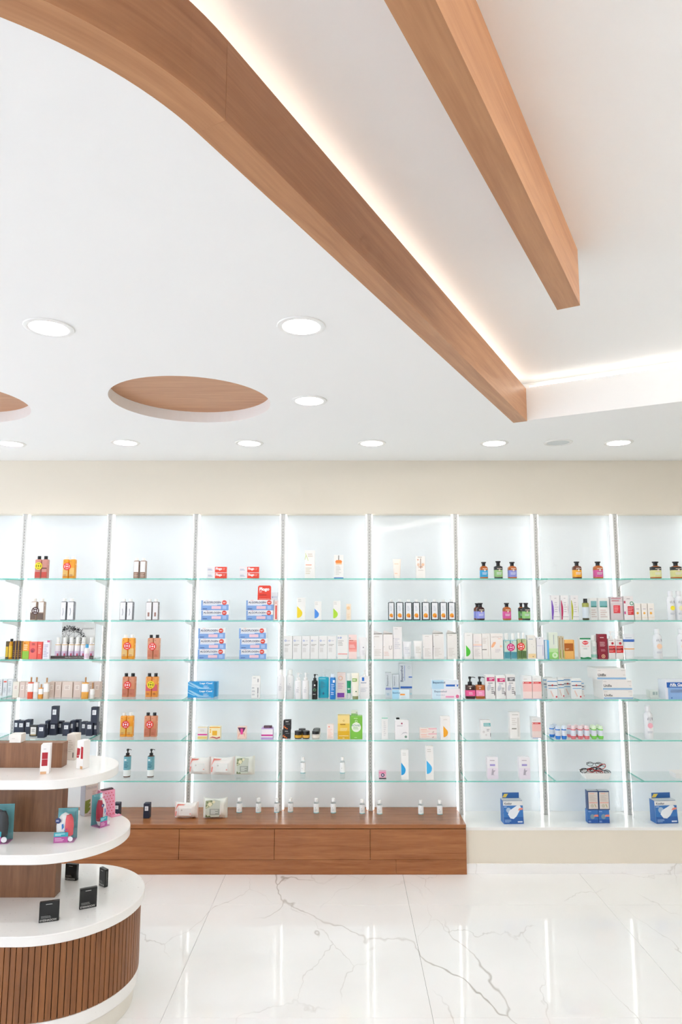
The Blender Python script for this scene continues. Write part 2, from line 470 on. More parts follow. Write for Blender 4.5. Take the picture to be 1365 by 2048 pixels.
part('straight_section', sweep([S0 + DIR * .0, C0], W1, ZC - .004, ZC + .18, 'straight_section'), W_BEAM, bt)
b2 = thing('wooden_beam', 'short straight oak beam ending below the raised ceiling', 'beam', (0, 0, 0))
E2 = Vector((.8085, 2.239, 0)); D2 = Vector((.545, 1, 0)).normalized()
part('beam_body', sweep([E2 - D2 * 4.2, E2], .077, EYE + 1.015, ZR, 'beam_body'), W_BEAM, b2)
# cove light strips
def led_run(pts, z, w, h, label, name='led_strip', m=None):
    off = offset_path(pts, w); bm = bmesh.new()
    rows = [[bm.verts.new((p.x, p.y, zz)) for p in q] for q, zz in ((pts, z), (pts, z + h), (off, z + h), (off, z))]
    for a in range(4):
        A, Bq = rows[a], rows[(a + 1) % 4]
        for i in range(len(pts) - 1): bm.faces.new((A[i], A[i + 1], Bq[i + 1], Bq[i]))
    for e in (0, -1): bm.faces.new([rows[k][e] for k in range(4)])
    bmesh.ops.recalc_face_normals(bm, faces=bm.faces[:])
    return tag(part(name, mesh_from(bm, name), m or M_COVE), label, 'led strip')
led_run(offset_path(inner, .035), ZC + .181, .012, .006, 'warm light strip lying on top of the bent oak beam')
led_run([C0 + BACKD * .02, B1], ZC + .186, .012, .006, 'warm light strip along the back edge of the ceiling tray')

led_run([B1 - DIR * .02, N1], ZC + .091, .012, .08, 'unseen warm light band along the right edge of the ceiling tray, enlarged for brightness', m=M_COVE_R)  # unseen cove band, made tall and strong to brighten tray and short beam

# ---------------- downlights and speaker
def downlight(p, label):
    t = thing('downlight', label, 'downlight', (p.x, p.y, ZC), 0, 'recessed ceiling downlights')
    part('trim_ring', lathe([(RL - .004, .0005), (RL - .004, -.004), (RL + .003, -.006), (RL + .014, -.004), (RL + .016, -.0005)], 40, 'trim_ring', False), M_WHITE, t)
    part('reflector', lathe([(RL - .0035, -.003), (RL - .010, .03), (.045, .052)], 40, 'reflector', False), mat('#f4f6f6', 0.15, 0.2, name='reflector_white'), t)
    part('lamp', lathe([(.046, .048), (.044, .046), (.03, .042), (.001, .040)][::-1], 32, 'lamp', False), M_LAMP, t)
    return t
LN = ['recessed downlight at left, above the cut oak disc', 'large recessed downlight left of the bent beam, nearest right one',
      'recessed downlight to the right of the full oak disc', 'back-row downlight cut by the left edge of the photo',
      'back-row downlight below the left side of the full oak disc', 'back-row downlight below the right side of the full oak disc',
      'back-row downlight near the middle of the beige band', 'back-row downlight left of the ceiling speaker', 'back-row downlight right of the ceiling speaker']
for p, l in zip(LIGHTS, LN): downlight(p, l)
for k, p in enumerate(LIGHTS[NVIS:]): downlight(p, '%s recessed downlight outside the photo beyond its %s edge' % (['first', 'second', 'third', 'fourth', 'fifth', 'sixth'][k % 6], 'left' if p.x < 0 else 'right'))
t = thing('ceiling_speaker', 'round pale grey ceiling speaker between two back-row downlights', 'speaker', (SPK.x, SPK.y, ZC))
part('trim_ring', lathe([(RL - .004, .0005), (RL - .004, -.004), (RL + .003, -.006), (RL + .014, -.004), (RL + .016, -.0005)], 40, 'trim_ring', False), M_WHITE, t)
part('grille', lathe([(RL - .0042, .001), (RL - .0042, -.0015), (.03, -.0028), (.001, -.003)], 40, 'grille', False), mat('#cfd3d3', 0.6, name='speaker_mesh'), t)

# ------------------------------------------------------------------ shelving
POSTX = [(51, 221, 393, 567, 739, 911, 1071, 1230)[k] for k in range(8)]
XP = [on_y(px, 1028, YP).x for px in POSTX]
XP = [XP[0] - .597] + XP + [XP[-1] + .557, XP[-1] + 1.114]
SHELF_PX = (1158, 1242, 1320.5, 1400.5, 1481.5, 1563)
GT = .008
ZS = [on_y(700, py, YSF).z + GT / 2 for py in SHELF_PX]        # top faces
BAYNAME = ['leftmost bay', 'second bay from left', 'third bay from left', 'fourth bay from left', 'fifth bay from left', 'fourth bay from right', 'third bay from right', 'second bay from right', 'rightmost bay', 'bay beyond the right edge']
SHELFNAME = ['top shelf', 'second shelf', 'third shelf', 'fourth shelf', 'fifth shelf', 'lowest shelf']
POSTDESC = ['beside the leftmost bay at the photo edge', 'between the leftmost two bays', 'between the second and third bays from left', 'between the third and fourth bays from left', 'between the fourth and fifth bays from left',
            'left of the fourth bay from right', 'between the fourth and third bays from right', 'between the third and second bays from right', 'left of the rightmost bay', 'right of the rightmost bay', 'beyond the rightmost bay']
for k, x in enumerate(XP):
    zb_ = (ZCAB if x < XCAB - .02 else ZLEDGE) + .0003
    t = thing('shelf_upright', 'slotted aluminium shelf upright ' + POSTDESC[k], 'shelf upright', (x, YP, zb_), 0, 'slotted shelf uprights')
    H = ZBAND - zb_ - .0004
    bm = bmesh.new()                                            # U channel with a recessed slot face
    w = .0145
    prof = [(-w, .034), (-w, 0), (-.003, 0), (-.003, .002), (.003, .002), (.003, 0), (w, 0), (w, .034)]
    lo = [bm.verts.new((a, b, 0)) for a, b in prof]; hi = [bm.verts.new((a, b, H)) for a, b in prof]
    for i in range(7): bm.faces.new((lo[i], lo[i + 1], hi[i + 1], hi[i]))
    bm.faces.new((lo[7], lo[0], hi[0], hi[7]))
    bm.faces.new(hi); bm.faces.new(lo[::-1])
    bmesh.ops.recalc_face_normals(bm, faces=bm.faces[:])
    part('channel', mesh_from(bm, 'channel'), M_ALU, t)
    key = ('slots', round(H, 4))
    if key not in CACHE:
        bm = bmesh.new(); z = .03
        while z < H - .03:
            add_box(bm, -.0012, .0012, .0014, .0026, z, z + .0085); z += .0205
        CACHE[key] = mesh_from(bm, 'slots')
    s = part('slots', CACHE[key], M_SLOT, t); s['kind'] = 'stuff'
    # shelf brackets: tapered blades under the glass
    if 'bracket' not in CACHE:
        bm = bmesh.new()
        pr = [(0, 0), (-.225, 0), (-.225, -.009), (-.06, -.03), (0, -.045)]
        A = [bm.verts.new((-.0025, a, b)) for a, b in pr]; Bv = [bm.verts.new((.0025, a, b)) for a, b in pr]
        bm.faces.new(A); bm.faces.new(Bv[::-1])
        for i in range(5): bm.faces.new((A[i], Bv[i], Bv[(i + 1) % 5], A[(i + 1) % 5]))
        bmesh.ops.recalc_face_normals(bm, faces=bm.faces[:])
        CACHE['bracket'] = mesh_from(bm, 'bracket')
    for z in ZS: part('bracket', CACHE['bracket'], M_BRACKET, t, (0, .001, z - GT - .0004 - zb_))
    # light strips on the flanks of the upright
    for sgn in (-1, 1):
        st = part('light_strip', box_mesh(-.005, .005, .016, .032, .004, H - .004, 0, 'light_strip'), M_LED, t, (sgn * (w + .0054), 0, 0))
def glass_shelf_mesh(w):
    key = ('shelf', round(w, 4))
    if key in CACHE: return CACHE[key]
    bm = bmesh.new(); add_box(bm, -w / 2, w / 2, 0, YP - YSF - .002, -GT, 0)
    bm.normal_update()
    for f in bm.faces: f.material_index = 0 if (abs(f.normal.z) > .5 or f.normal.y > .5) else 1
    me = mesh_from(bm, 'glass_shelf'); me.materials.append(M_GLASS); me.materials.append(M_EDGE)
    CACHE[key] = me
    return me
for b in range(len(XP) - 1):
    w = XP[b + 1] - XP[b] - .003; xc = (XP[b + 1] + XP[b]) / 2
    zb_ = (ZCAB if xc < XCAB - .02 else ZLEDGE) + .0003
    o = part('back_panel', box_mesh(-w / 2 + .0, w / 2, 0, .008, 0, ZBAND - zb_ - .0005, 0, 'back_panel'), M_PANEL, None, (xc, YPANEL, zb_))
    tag(o, 'glossy white glass back panel of the ' + BAYNAME[b], 'panel', 'glossy back panels')
    for s_, z in enumerate(ZS):
        o = bpy.data.objects.new('glass_shelf', glass_shelf_mesh(w)); o.location = (xc, YSF, z); link(o)
        tag(o, 'clear green-edged glass %s of the %s' % (SHELFNAME[s_], BAYNAME[b]), 'shelf', 'glass shelves')

# ------------------------------------------------------------------ low wooden counter
zt = ZCAB; TH = .024
o = part('wooden_counter', box_mesh(XL, XCAB, YCAB, YPANEL - .001, zt - TH, zt, .0012, 'counter_top'), W_CABX)
tag(o, 'long brown wooden counter top under the left bays', 'counter')
ed = [on_y(px, 1690, YCAB).x for px in (933.5, 741, 549, 358, 167)]
st_ = ed[3] - ed[4]
ed += [ed[4] - st_, ed[4] - 2 * st_, ed[4] - 3 * st_]
z_dr0 = on_y(700, 1720, YCAB).z; z_dr1 = zt - TH - .004
CN = ['rightmost', 'second from right', 'third from right', 'fourth from right', 'fifth from right, behind the display', 'sixth from right, hidden behind the display', 'seventh from right, out of view']
for k in range(len(ed) - 1):
    x1, x0 = ed[k], ed[k + 1]
    t = thing('drawer_unit', 'low wooden drawer unit, ' + CN[k], 'cabinet', ((x0 + x1) / 2, YCAB, 0), 0, 'low drawer units')
    hw = (x1 - x0) / 2
    part('body', box_mesh(-hw + .0004, hw - .0004, .02, .30, z_dr0 + .001, zt - TH - .0004, 0, 'body'), W_CABX, t)
    part('drawer_front', box_mesh(-hw + .0012, hw - (.0012 if k else 0.0), .001, .0195, z_dr0 + .001, z_dr1, .0008, 'drawer_front'), W_CABX, t)
xs = on_y(793, 1735, YCAB).x
for a, b, l in ((xs + .0004, XCAB, 'short brown plinth board at the right end of the counter'), (XL, xs - .0004, 'long brown plinth board under the wooden drawers')):
    tag(part('plinth_board', box_mesh(a, b, YCAB + .003, YCAB + .022, .0005, z_dr0 - .0005, .0006, 'plinth_board'), W_CABX), l, 'plinth')

# ------------------------------------------------------------------ tiered display stand
SC = Vector((-1.215, 3.05, 0)); SL = .62                     # centre of the right-hand round end, length of the straight part
def stadium(r, n=36):
    pts = []
    for k in range(n + 1):
        a = -math.pi / 2 + math.pi * k / n; pts.append((r * math.cos(a), r * math.sin(a)))
    for k in range(n + 1):
        a = math.pi / 2 + math.pi * k / n; pts.append((-SL + r * math.cos(a), r * math.sin(a)))
    return pts
def slab_mesh(r, z0, z1, bevel, name):
    bm = bmesh.new()
    rows = []
    for rr, z in ((r - bevel, z0), (r, z0 + bevel), (r, z1 - bevel), (r - bevel, z1)):
        rows.append([bm.verts.new((x, y, z)) for x, y in stadium(rr)])
    n = len(rows[0])
    for A, Bq in zip(rows, rows[1:]):
        for i in range(n): bm.faces.new((A[i], A[(i + 1) % n], Bq[(i + 1) % n], Bq[i]))
    bm.faces.new(rows[0][::-1]); bm.faces.new(rows[-1])
    bmesh.ops.recalc_face_normals(bm, faces=bm.faces[:])
    return mesh_from(bm, name, True)
ZD = [EYE - .70, EYE - .96, EYE - 1.22]; RD = [.228, .287, .357]; DT = .036
stand = thing('display_stand', 'tiered round-ended display stand with white tops and slatted wooden drum', 'display stand', (SC.x, SC.y, 0))
for z, r in zip(ZD, RD): part('tier_top', slab_mesh(r, z - DT, z, .002, 'tier_top'), M_WHITE, stand)
def spine(z0, z1, name, x1): part(name, box_mesh(-SL, x1, -.018, .04, z0, z1, .001, name), W_STAND, stand)
spine(ZD[0] + .0003, ZD[0] + .102, 'spine_panel', .0)
spine(ZD[1] + .0003, ZD[0] - DT - .0003, 'spine_panel', .012)
spine(ZD[2] + .0003, ZD[1] - DT - .0003, 'spine_panel', .0)
zsl0, zsl1 = EYE - 1.524, ZD[2] - DT - .0005
RS = .336
part('drum_core', slab_mesh(RS - .007, zsl0 - .0, zsl1, .0005, 'drum_core'), mat('#3b2416', .7, name='dark_joint'), stand)
part('base_ring', slab_mesh(RS + .006, .075, zsl0 - .0005, .002, 'base_ring'), M_WHITE, stand)
part('base_plinth', slab_mesh(RS - .012, .0005, .0745, .001, 'base_plinth'), mat('#e6e2d8', .5, name='cream_plinth'), stand)
SW = .0214
slat = box_mesh(-SW / 2 + .0011, SW / 2 - .0011, -.007, 0.0015, zsl0 + .0003, zsl1 - .0002, .0008, 'slat')
na = int(round(math.pi * RS / SW)); ns = int(SL / SW)
for k in range(na):
    a = -math.pi / 2 + math.pi * (k + .5) / na
    part('slat', slat, W_SLAT, stand, (RS * math.cos(a), RS * math.sin(a), 0), (0, 0, a + math.pi / 2))
for k in range(ns):
    for sg in (-1, 1):
        part('slat', slat, W_SLAT, stand, (-(k + .5) * SL / ns, sg * RS, 0), (0, 0, 0 if sg < 0 else math.pi))

# ------------------------------------------------------------------ goods: builders
BAY = dict(A=0, B=1, C=2, D=3, E=4, F=5, G=6, H=7, I=8)
DISCN = {'d1': 'upper tier of the display stand', 'd2': 'middle tier of the display stand', 'd3': 'bottom tier of the display stand'}
def where(bay, sh):
    if sh in DISCN: return 'on the ' + DISCN[sh]
    if sh == 7: return 'on the wooden counter' if BAY[bay] < 6 else 'on the white ledge, ' + BAYNAME[BAY[bay]]
    return SHELFNAME[sh - 1] + ', ' + BAYNAME[BAY[bay]]
def spot(bay, sh, x0, x1, yt, yb, d, Y=None, on=None):
    """front-face width, height and place of a thing from its outline; it stands on its shelf"""
    xm = (x0 + x1) / 2
    if sh in DISCN: zs = ZD[int(sh[1]) - 1]; lo, hi = 2.0, 3.6
    elif sh == 7:
        zs = ZCAB if BAY[bay] < 6 else ZLEDGE; lo, hi = YCAB + .02, YPANEL - .005
    else: zs = ZS[sh - 1]; lo, hi = YSF + .004, YP - .006
    if on is not None: zs = on[1]; Y = on[0] if Y is None else Y
    if Y is None:
        Y = on_z(xm, yb, zs).y if (sh in DISCN or sh >= 4) else YSF + .045
    Yf = max(lo, min(Y, hi - d))
    a = on_y(x0, (yt + yb) / 2, Yf).x; b = on_y(x1, (yt + yb) / 2, Yf).x
    h = on_y(xm, yt, Yf).z - zs
    return (a + b) / 2, Yf, zs + .0004, b - a, h
PEPS = .0005
def deco(t, items, w, h, yf, z0=0.0):
    """flat print on a front face of width w and height h whose plane is y = yf"""
    k = 0
    for it in items:
        kind = it[0]; y = yf - PEPS - .00022 * k; k += 1
        X = lambda f: (f - .5) * w
        Z = lambda f: z0 + f * h
        if kind == 'r':
            _, a, b, c, d, cl = it
            part('printed_panel', poly_mesh([[(X(a), Z(b)), (X(c), Z(b)), (X(c), Z(d)), (X(a), Z(d))]], 'printed_panel'), mat(cl), t, (0, y, 0))
        elif kind == 'c':
            _, a, b, r, cl = it
            part('printed_disc', poly_mesh([[(X(a) + r * w * math.cos(q * math.pi / 12), Z(b) + r * w * math.sin(q * math.pi / 12)) for q in range(24)]], 'printed_disc'), mat(cl), t, (0, y, 0))
        elif kind == 'o':                                           # ring
            _, a, b, r, cl = it; ps = []
            for q in range(16):
                a0, a1 = q * math.pi / 8, (q + 1) * math.pi / 8
                ps.append([(X(a) + s * w * math.cos(g), Z(b) + s * w * math.sin(g)) for s, g in ((r, a0), (r, a1), (r * .62, a1), (r * .62, a0))])
            part('printed_ring', poly_mesh(ps, 'printed_ring'), mat(cl), t, (0, y, 0))
        elif kind in 'tv':
            _, s, a, b, c, d, cl = it[:7]
            bold = it[7] if len(it) > 7 else .02
            part('lettering', text_mesh(s, bold), mat(cl), t, (X(a), y, Z(b)), (0, -math.pi / 2 if kind == 'v' else 0, 0),
                 (c * w, 1, d * h) if kind == 't' else (c * h, 1, d * w))
        elif kind == 'h':                                           # half drop
            _, a, b, c, d, cl = it
            A, Bz, Cc, Dz = X(a), Z(b), X(c), Z(d); W, Hh = Cc - A, Dz - Bz
            pr = [(0, 0), (.35, .01), (.7, .1), (.92, .24), (1, .42), (.9, .56), (.65, .7), (.3, .86), (0, 1)]
            part('printed_half_drop', poly_mesh([[(A + u * W, Bz + v * Hh) for u, v in pr]], 'printed_half_drop'), mat(cl), t, (0, y, 0))
        elif kind == 'l':                                           # fine print too small to read
            _, a, b, c, d, n, cl = it; ps = []; rs = random.Random(n * 7 + int(a * 100))
            for q in range(n):
                zz = b + (d - b) * (q + .5) / n; hh = (d - b) / n * .22; e = c - (c - a) * rs.random() * .45
                ps.append([(X(a), Z(zz - hh)), (X(e), Z(zz - hh)), (X(e), Z(zz + hh)), (X(a), Z(zz + hh))])
            part('small_print', poly_mesh(ps, 'small_print'), mat(cl), t, (0, y, 0))
        elif kind == 'p':                                           # free polygons in face fractions
            _, polys, cl = it
            part('printed_shape', poly_mesh([[(X(u), Z(v)) for u, v in P_] for P_ in polys], 'printed_shape'), mat(cl), t, (0, y, 0))
def carton(bay, sh, x0, x1, yt, yb, cl, desc, dec=(), d=None, Y=None, on=None, grp=None, rz=0.0, side=None, top=None, open_=False, cat='box', full=None, name='carton'):
    xw = on_y(x1, yb, 4.5).x - on_y(x0, yb, 4.5).x
    if d is None: d = max(.018, min(.06, xw * .7))
    x, yf, z, w, h = spot(bay, sh, x0, x1, yt, yb, d, Y, on)
    t = thing(name, full or (desc + ', ' + where(bay, sh)).replace(', on the', ' on the'), cat, (x, yf + d / 2, z), rz, grp)
    part('body', box_mesh(-w / 2, w / 2, -d / 2, d / 2, 0, h, min(.0008, w * .05), 'body'), mat(cl), t)
    if side: part('side_panel', box_mesh(-w / 2 - .0006, w / 2 + .0006, -d / 2 + .0015, d / 2 - .0015, .0012, h - .0012, 0, 'side_panel'), mat(side), t)
    if open_:                                                        # tuck flap standing open
        bm = bmesh.new(); a = h * .16
        vs_ = [bm.verts.new(p) for p in ((-w / 2, d / 2 - .001, h), (w / 2, d / 2 - .001, h), (w / 2 * .9, -d * .1, h + a * .35), (-w / 2 * .8, -d * .1, h + a))]
        f = bm.faces.new(vs_); r = bmesh.ops.extrude_face_region(bm, geom=[f])
        for v in r['geom']:
            if isinstance(v, bmesh.types.BMVert): v.co.y += .0008
        bmesh.ops.recalc_face_normals(bm, faces=bm.faces[:])
        part('flap', mesh_from(bm, 'flap'), mat(cl), t)
    else: part('flap', box_mesh(-w / 2 + .0012, w / 2 - .0012, -d / 2 + .0012, d / 2 - .0012, h - .0001, h + .0005, 0, 'flap'), mat(top or cl), t)
    deco(t, dec, w, h, -d / 2)
    return (yf, z + h + .0004)
def sticker(t, x, z, r, y, cl, tc):
    s = part('sticker', lathe([(r, 0), (r, .0006)], 28, 'sticker'), mat(cl), t, (x, y, z), (math.pi / 2, 0, 0))
    part('sticker_lettering', text_mesh('1+1', .035), mat(tc), s, (0, 0, .0009), (-math.pi / 2, 0, 0), (r * 1.35, 1, r * .72))
    lines = poly_mesh([[(-r * .35, r * .55), (r * .35, r * .55), (r * .35, r * .68), (-r * .35, r * .68)], [(-r * .35, -r * .68), (r * .35, -r * .68), (r * .35, -r * .55), (-r * .35, -r * .55)]], 'sticker_print')
    part('sticker_print', lines, mat(tc), s, (0, 0, .0009), (-math.pi / 2, 0, 0))
def flat_body(w, d, h, n=5.0, sh=.06):
    return loft_mesh([(w / 2 * .93, d / 2 * .9, 0), (w / 2, d / 2, h * .02), (w / 2, d / 2, h * (1 - sh)), (w / 2 * .93, d / 2 * .9, h * (1 - sh * .35)), (w / 2 * .6, d / 2 * .6, h)], n, 28, 'body')
def pack(bay, sh, xs, yc, yt, yb, cl, cap, desc, label=None, stick=None, lower=None, dec=(), wrap=True):
    """two bottles shrink-wrapped into one pack"""
    d = .036
    x0, x1 = xs[0][0], xs[-1][1]
    x, yf, z, W, Hc = spot(bay, sh, x0, x1, yc, yb, d)
    _, _, _, _, h = spot(bay, sh, x0, x1, yt, yb, d, yf)
    t = thing('bottle_pack', desc + ', ' + where(bay, sh), 'bottle pack', (x, yf + d / 2, z))
    for k, (a, b) in enumerate(xs):
        xa = on_y(a, (yt + yb) / 2, yf).x; xb = on_y(b, (yt + yb) / 2, yf).x
        w = xb - xa; cx = (xa + xb) / 2 - x
        bo = part('bottle', flat_body(w, d, h), mat(cl, .25), t, (cx, 0, 0))
        part('cap', lathe([(w * .27, 0), (w * .27, (Hc - h) * .94), (w * .25, Hc - h)], 20, 'cap'), mat(cap, .3), bo, (0, 0, h))
        if label: 
            l0, l1, lc = label
            part('label', box_mesh(-w * .40, w * .40, -d / 2 - .0006, -d / 2 + .004, h * l0, h * l1, 0, 'label'), mat(lc), bo)
        if lower: part('patterned_base', box_mesh(-w * .40, w * .40, -d / 2 - .0006, -d / 2 + .004, h * .04, h * lower[0], 0, 'patterned_base'), mat(lower[1]), bo)
        deco(bo, dec, w, h, -d / 2 - .0004)
    if stick:
        sx, sy, sc, tc = stick; p = on_y(sx, sy, yf)
        sticker(t, p.x - x, p.z - z, .0245, -d / 2 - .0028, sc, tc)
def vessel(bay, sh, x0, x1, yc, yt, yb, style, cl, cap, desc, bands=(), dec=(), d=None, Y=None, grp=None, glass=False, full=None, on=None, name='bottle', cat='bottle', capw=.7):
    xw = on_y(x1, yb, 4.5).x - on_y(x0, yb, 4.5).x
    rnd = style in ('apoth', 'tall', 'pump', 'mini', 'rollon')
    dd = d or (xw if rnd else xw * .6)
    x, yf, z, w, H = spot(bay, sh, x0, x1, yc, yb, dd, Y, on)
    h = spot(bay, sh, x0, x1, yt, yb, dd, yf, on)[4]
    d = w if (rnd and not d) else dd
    t = thing(name, full or (desc + ', ' + where(bay, sh)).replace(', on the', ' on the'), cat, (x, yf + d / 2, z), 0, grp)
    bmate = M_CLEAR if glass else mat(cl, .22)
    r = w / 2
    if style == 'apoth':
        prof = [(.90, 0), (1, .03), (1, .80), (.95, .88), (.78, .95), (.5, .985), (.45, 1)]; n = 3.2
    elif style == 'tall': prof = [(.92, 0), (1, .02), (1, .84), (.9, .92), (.6, .98), (.5, 1)]; n = 2
    elif style == 'pump': prof = [(.93, 0), (1, .02), (1, .93), (.9, .97), (.45, 1)]; n = 2.6
    elif style == 'sqpump': prof = [(.95, 0), (1, .02), (1, .94), (.92, .98), (.35, 1)]; n = 6
    elif style == 'mini': prof = [(.95, 0), (1, .02), (1, .9), (.9, .96), (.6, 1)]; n = 2
    elif style == 'rollon': prof = [(.8, 0), (.95, .06), (1, .3), (.92, .8), (.9, 1)]; n = 2
    else: prof = [(.95, 0), (1, .02), (1, .94), (.9, .98), (.4, 1)]; n = 6
    part('body', loft_mesh([(r * a, d / 2 * a, h * b) for a, b in prof], n, 28, 'body'), bmate, t)
    cm = mat(cap, .3); g = H - h
    if style == 'apoth':
        part('neck', loft_mesh([(r * .44, r * .44, 0), (r * .44, r * .44, g * .6)], 2, 20, 'neck'), cm, t, (0, 0, h))
        part('cap', loft_mesh([(r * .40, r * .40, 0), (r * .62, r * .62, g * .15), (r * .64, r * .64, g * .42)], 2, 24, 'cap'), cm, t, (0, 0, h + g * .58))
    elif style in ('pump', 'sqpump'):
        q = min(r, d / 2)
        c = part('collar', lathe([(q * .55, 0), (q * .55, g * .32), (q * .42, g * .36)], 20, 'collar'), cm, t, (0, 0, h))
        part('stem', lathe([(q * .2, 0), (q * .2, g * .36)], 12, 'stem'), cm, t, (0, 0, h + g * .35))
        part('pump_head', loft_mesh([(q * .34, q * .3, 0), (q * .36, q * .32, g * .2), (q * .3, q * .26, g * .28)], 3, 16, 'pump_head'), cm, t, (0, 0, h + g * .70))
        part('nozzle', tube_mesh([(0, 0, 0), (r * .7, -.002, g * .03), (r * 1.15, -.004, -g * .05)], max(.0014, q * .1), 8, 'nozzle'), cm, t, (0, 0, h + g * .88))
    elif style == 'rollon':
        part('cap', lathe([(r * .9, 0), (r * .92, g * .5), (r * .75, g * .85), (r * .3, g)], 20, 'cap'), cm, t, (0, 0, h + .0003))
    else:
        q = min(r, d / 2) * (.62 if style in ('tall', 'mini') else capw)
        part('cap', lathe([(q, 0), (q, g * .92), (q * .9, g)], 20, 'cap'), cm, t, (0, 0, h + .0002))
    for k, bnd in enumerate(bands):
        a, b, c = bnd[:3]; rr = 1.012 + .004 * k
        part('label', loft_mesh([(r * rr, d / 2 * rr, h * a), (r * rr, d / 2 * rr, h * b)], n, 28, 'label', False), mat(c), t)
    deco(t, dec, w, h, -d / 2 * 1.03)
    return (yf, z + H)
def tube(bay, sh, x0, x1, yt, yb, cl, cap, desc, dec=(), Y=None, capfrac=.12, full=None, grp=None, bands=()):
    d = .032
    x, yf, z, w, H = spot(bay, sh, x0, x1, yt, yb, d, Y)
    t = thing('cream_tube', full or desc + ', ' + where(bay, sh), 'tube', (x, yf + d / 2, z), 0, grp)
    hc = H * capfrac
    part('cap', loft_mesh([(w * .36, d * .40, 0), (w * .38, d * .42, hc * .95), (w * .36, d * .4, hc)], 2.2, 24, 'cap'), mat(cap, .3), t)
    rg = [(w * .40, d * .44, hc + .0003), (w * .43, d * .42, hc + (H - hc) * .3), (w * .47, d * .26, hc + (H - hc) * .75), (w * .5, d * .06, hc + (H - hc) * .95), (w * .5, .0014, H)]
    part('body', loft_mesh(rg, 2.2, 28, 'body'), mat(cl, .35), t)
    for a, b, c in bands:
        def at(f):
            zz = H * f
            for p, q in zip(rg, rg[1:]):
                if p[2] <= zz <= q[2]:
                    u = (zz - p[2]) / (q[2] - p[2]); return (p[0] * (1 - u) + q[0] * u) * 1.01, (p[1] * (1 - u) + q[1] * u) * 1.03, zz
            return rg[-1][0] * 1.01, rg[-1][1] * 1.05, zz
        part('printed_band', loft_mesh([at(a), at((a + b) / 2), at(b)], 2.2, 28, 'printed_band', False), mat(c), t)
    deco(t, dec, w * .84, H, -d * .46)
def jar(bay, sh, x0, x1, yt, yb, cl, lid, lab, desc, Y=None, grp=None, full=None):
    d = on_y(x1, yb, 4.5).x - on_y(x0, yb, 4.5).x
    x, yf, z, w, H = spot(bay, sh, x0, x1, yt, yb, d, Y)
    t = thing('cream_jar', full or desc + ', ' + where(bay, sh), 'jar', (x, yf + w / 2, z), 0, grp); r = w / 2
    part('body', lathe([(r * .88, 0), (r * .98, H * .08), (r, H * .5), (r * .9, H * .62)], 28, 'body'), mat(cl, .2), t)
    part('lid', lathe([(r * .97, 0), (r * .97, H * .34), (r * .92, H * .38)], 28, 'lid'), mat(lid, .3), t, (0, 0, H * .621))
    part('label', lathe([(r * 1.012, H * .14), (r * 1.012, H * .5)], 28, 'label', False), mat(lab), t)
def pouch(bay, sh, x0, x1, yt, yb, cl, desc, dec=(), lid='#f2f2f0', rz=0.0, crimp='#f6dcd6', Y=None):
    """soft pillow pack of wipes standing on its long edge"""
    d = .06
    x, yf, z, w, H = spot(bay, sh, x0, x1, yt, yb, d, Y)
    t = thing('wipes_pack', (desc + ', ' + where(bay, sh)).replace(', on the', ' on the'), 'wipes', (x, yf + d / 2, z), rz)
    bm = bmesh.new(); nx, nz = 14, 8; rs = random.Random(int(x0))
    def pt(i, j, s):
        u = -1 + 2 * i / nx; v = -1 + 2 * j / nz
        e = max(0, 1 - abs(u) ** 5) ** .6; th = d / 2 * (e * (1 - .75 * abs(v) ** 4)) + .0015
        zz = H * .5 * (1 + v * (1 - .16 * (1 - abs(u) ** 3) * (1 if v > 0 else 0)))
        if j == 0: zz = 0
        wob = .002 * math.sin(5 * v + 3 * u + x0)
        return (w / 2 * u + (.004 * (v * v) * u), s * th + wob * e, zz)
    G = {}
    for s in (-1, 1):
        for i in range(nx + 1):
            for j in range(nz + 1): G[s, i, j] = bm.verts.new(pt(i, j, s))
    for s in (-1, 1):
        for i in range(nx):
            for j in range(nz): bm.faces.new((G[s, i, j], G[s, i + 1, j], G[s, i + 1, j + 1], G[s, i, j + 1]))
    for i in range(nx):
        for j in (0, nz): bm.faces.new((G[-1, i, j], G[-1, i + 1, j], G[1, i + 1, j], G[1, i, j]))
    for j in range(nz):
        for i in (0, nx): bm.faces.new((G[-1, i, j], G[-1, i, j + 1], G[1, i, j + 1], G[1, i, j]))
    bmesh.ops.recalc_face_normals(bm, faces=bm.faces[:])
    part('body', mesh_from(bm, 'body', True), mat(cl, .4), t)
    part('resealable_lid', box_mesh(-w * .27, w * .27, -d / 2 - .0035, -d / 2 - .0012, H * .2, H * .68, .001, 'resealable_lid'), mat(lid), t)
    for s in (-1, 1): part('crimped_end', box_mesh(s * w * .5 - .006, s * w * .5 + .006, -.0014, .0014, .001, H * .99, 0, 'crimped_end'), mat(crimp), t)
    deco(t, dec, w, H, -d / 2 - .0036)

# ------------------------------------------------------------------ goods: the left bays
WT, WB = '#f3f2ef', '#efeeec'
RED, YEL, ORG, SAL = '#e5352b', '#f6e01c', '#f0a02c', '#d9906c'
BLK, NAVY = '#17181a', '#252c40'
KM = [('o', .3, .88, .07, '#6b4632'), ('l', .2, .1, .8, .22, 2, '#b0603c')]
ORD = ['first', 'second', 'third', 'fourth', 'fifth', 'sixth', 'seventh', 'eighth', 'ninth', 'tenth']
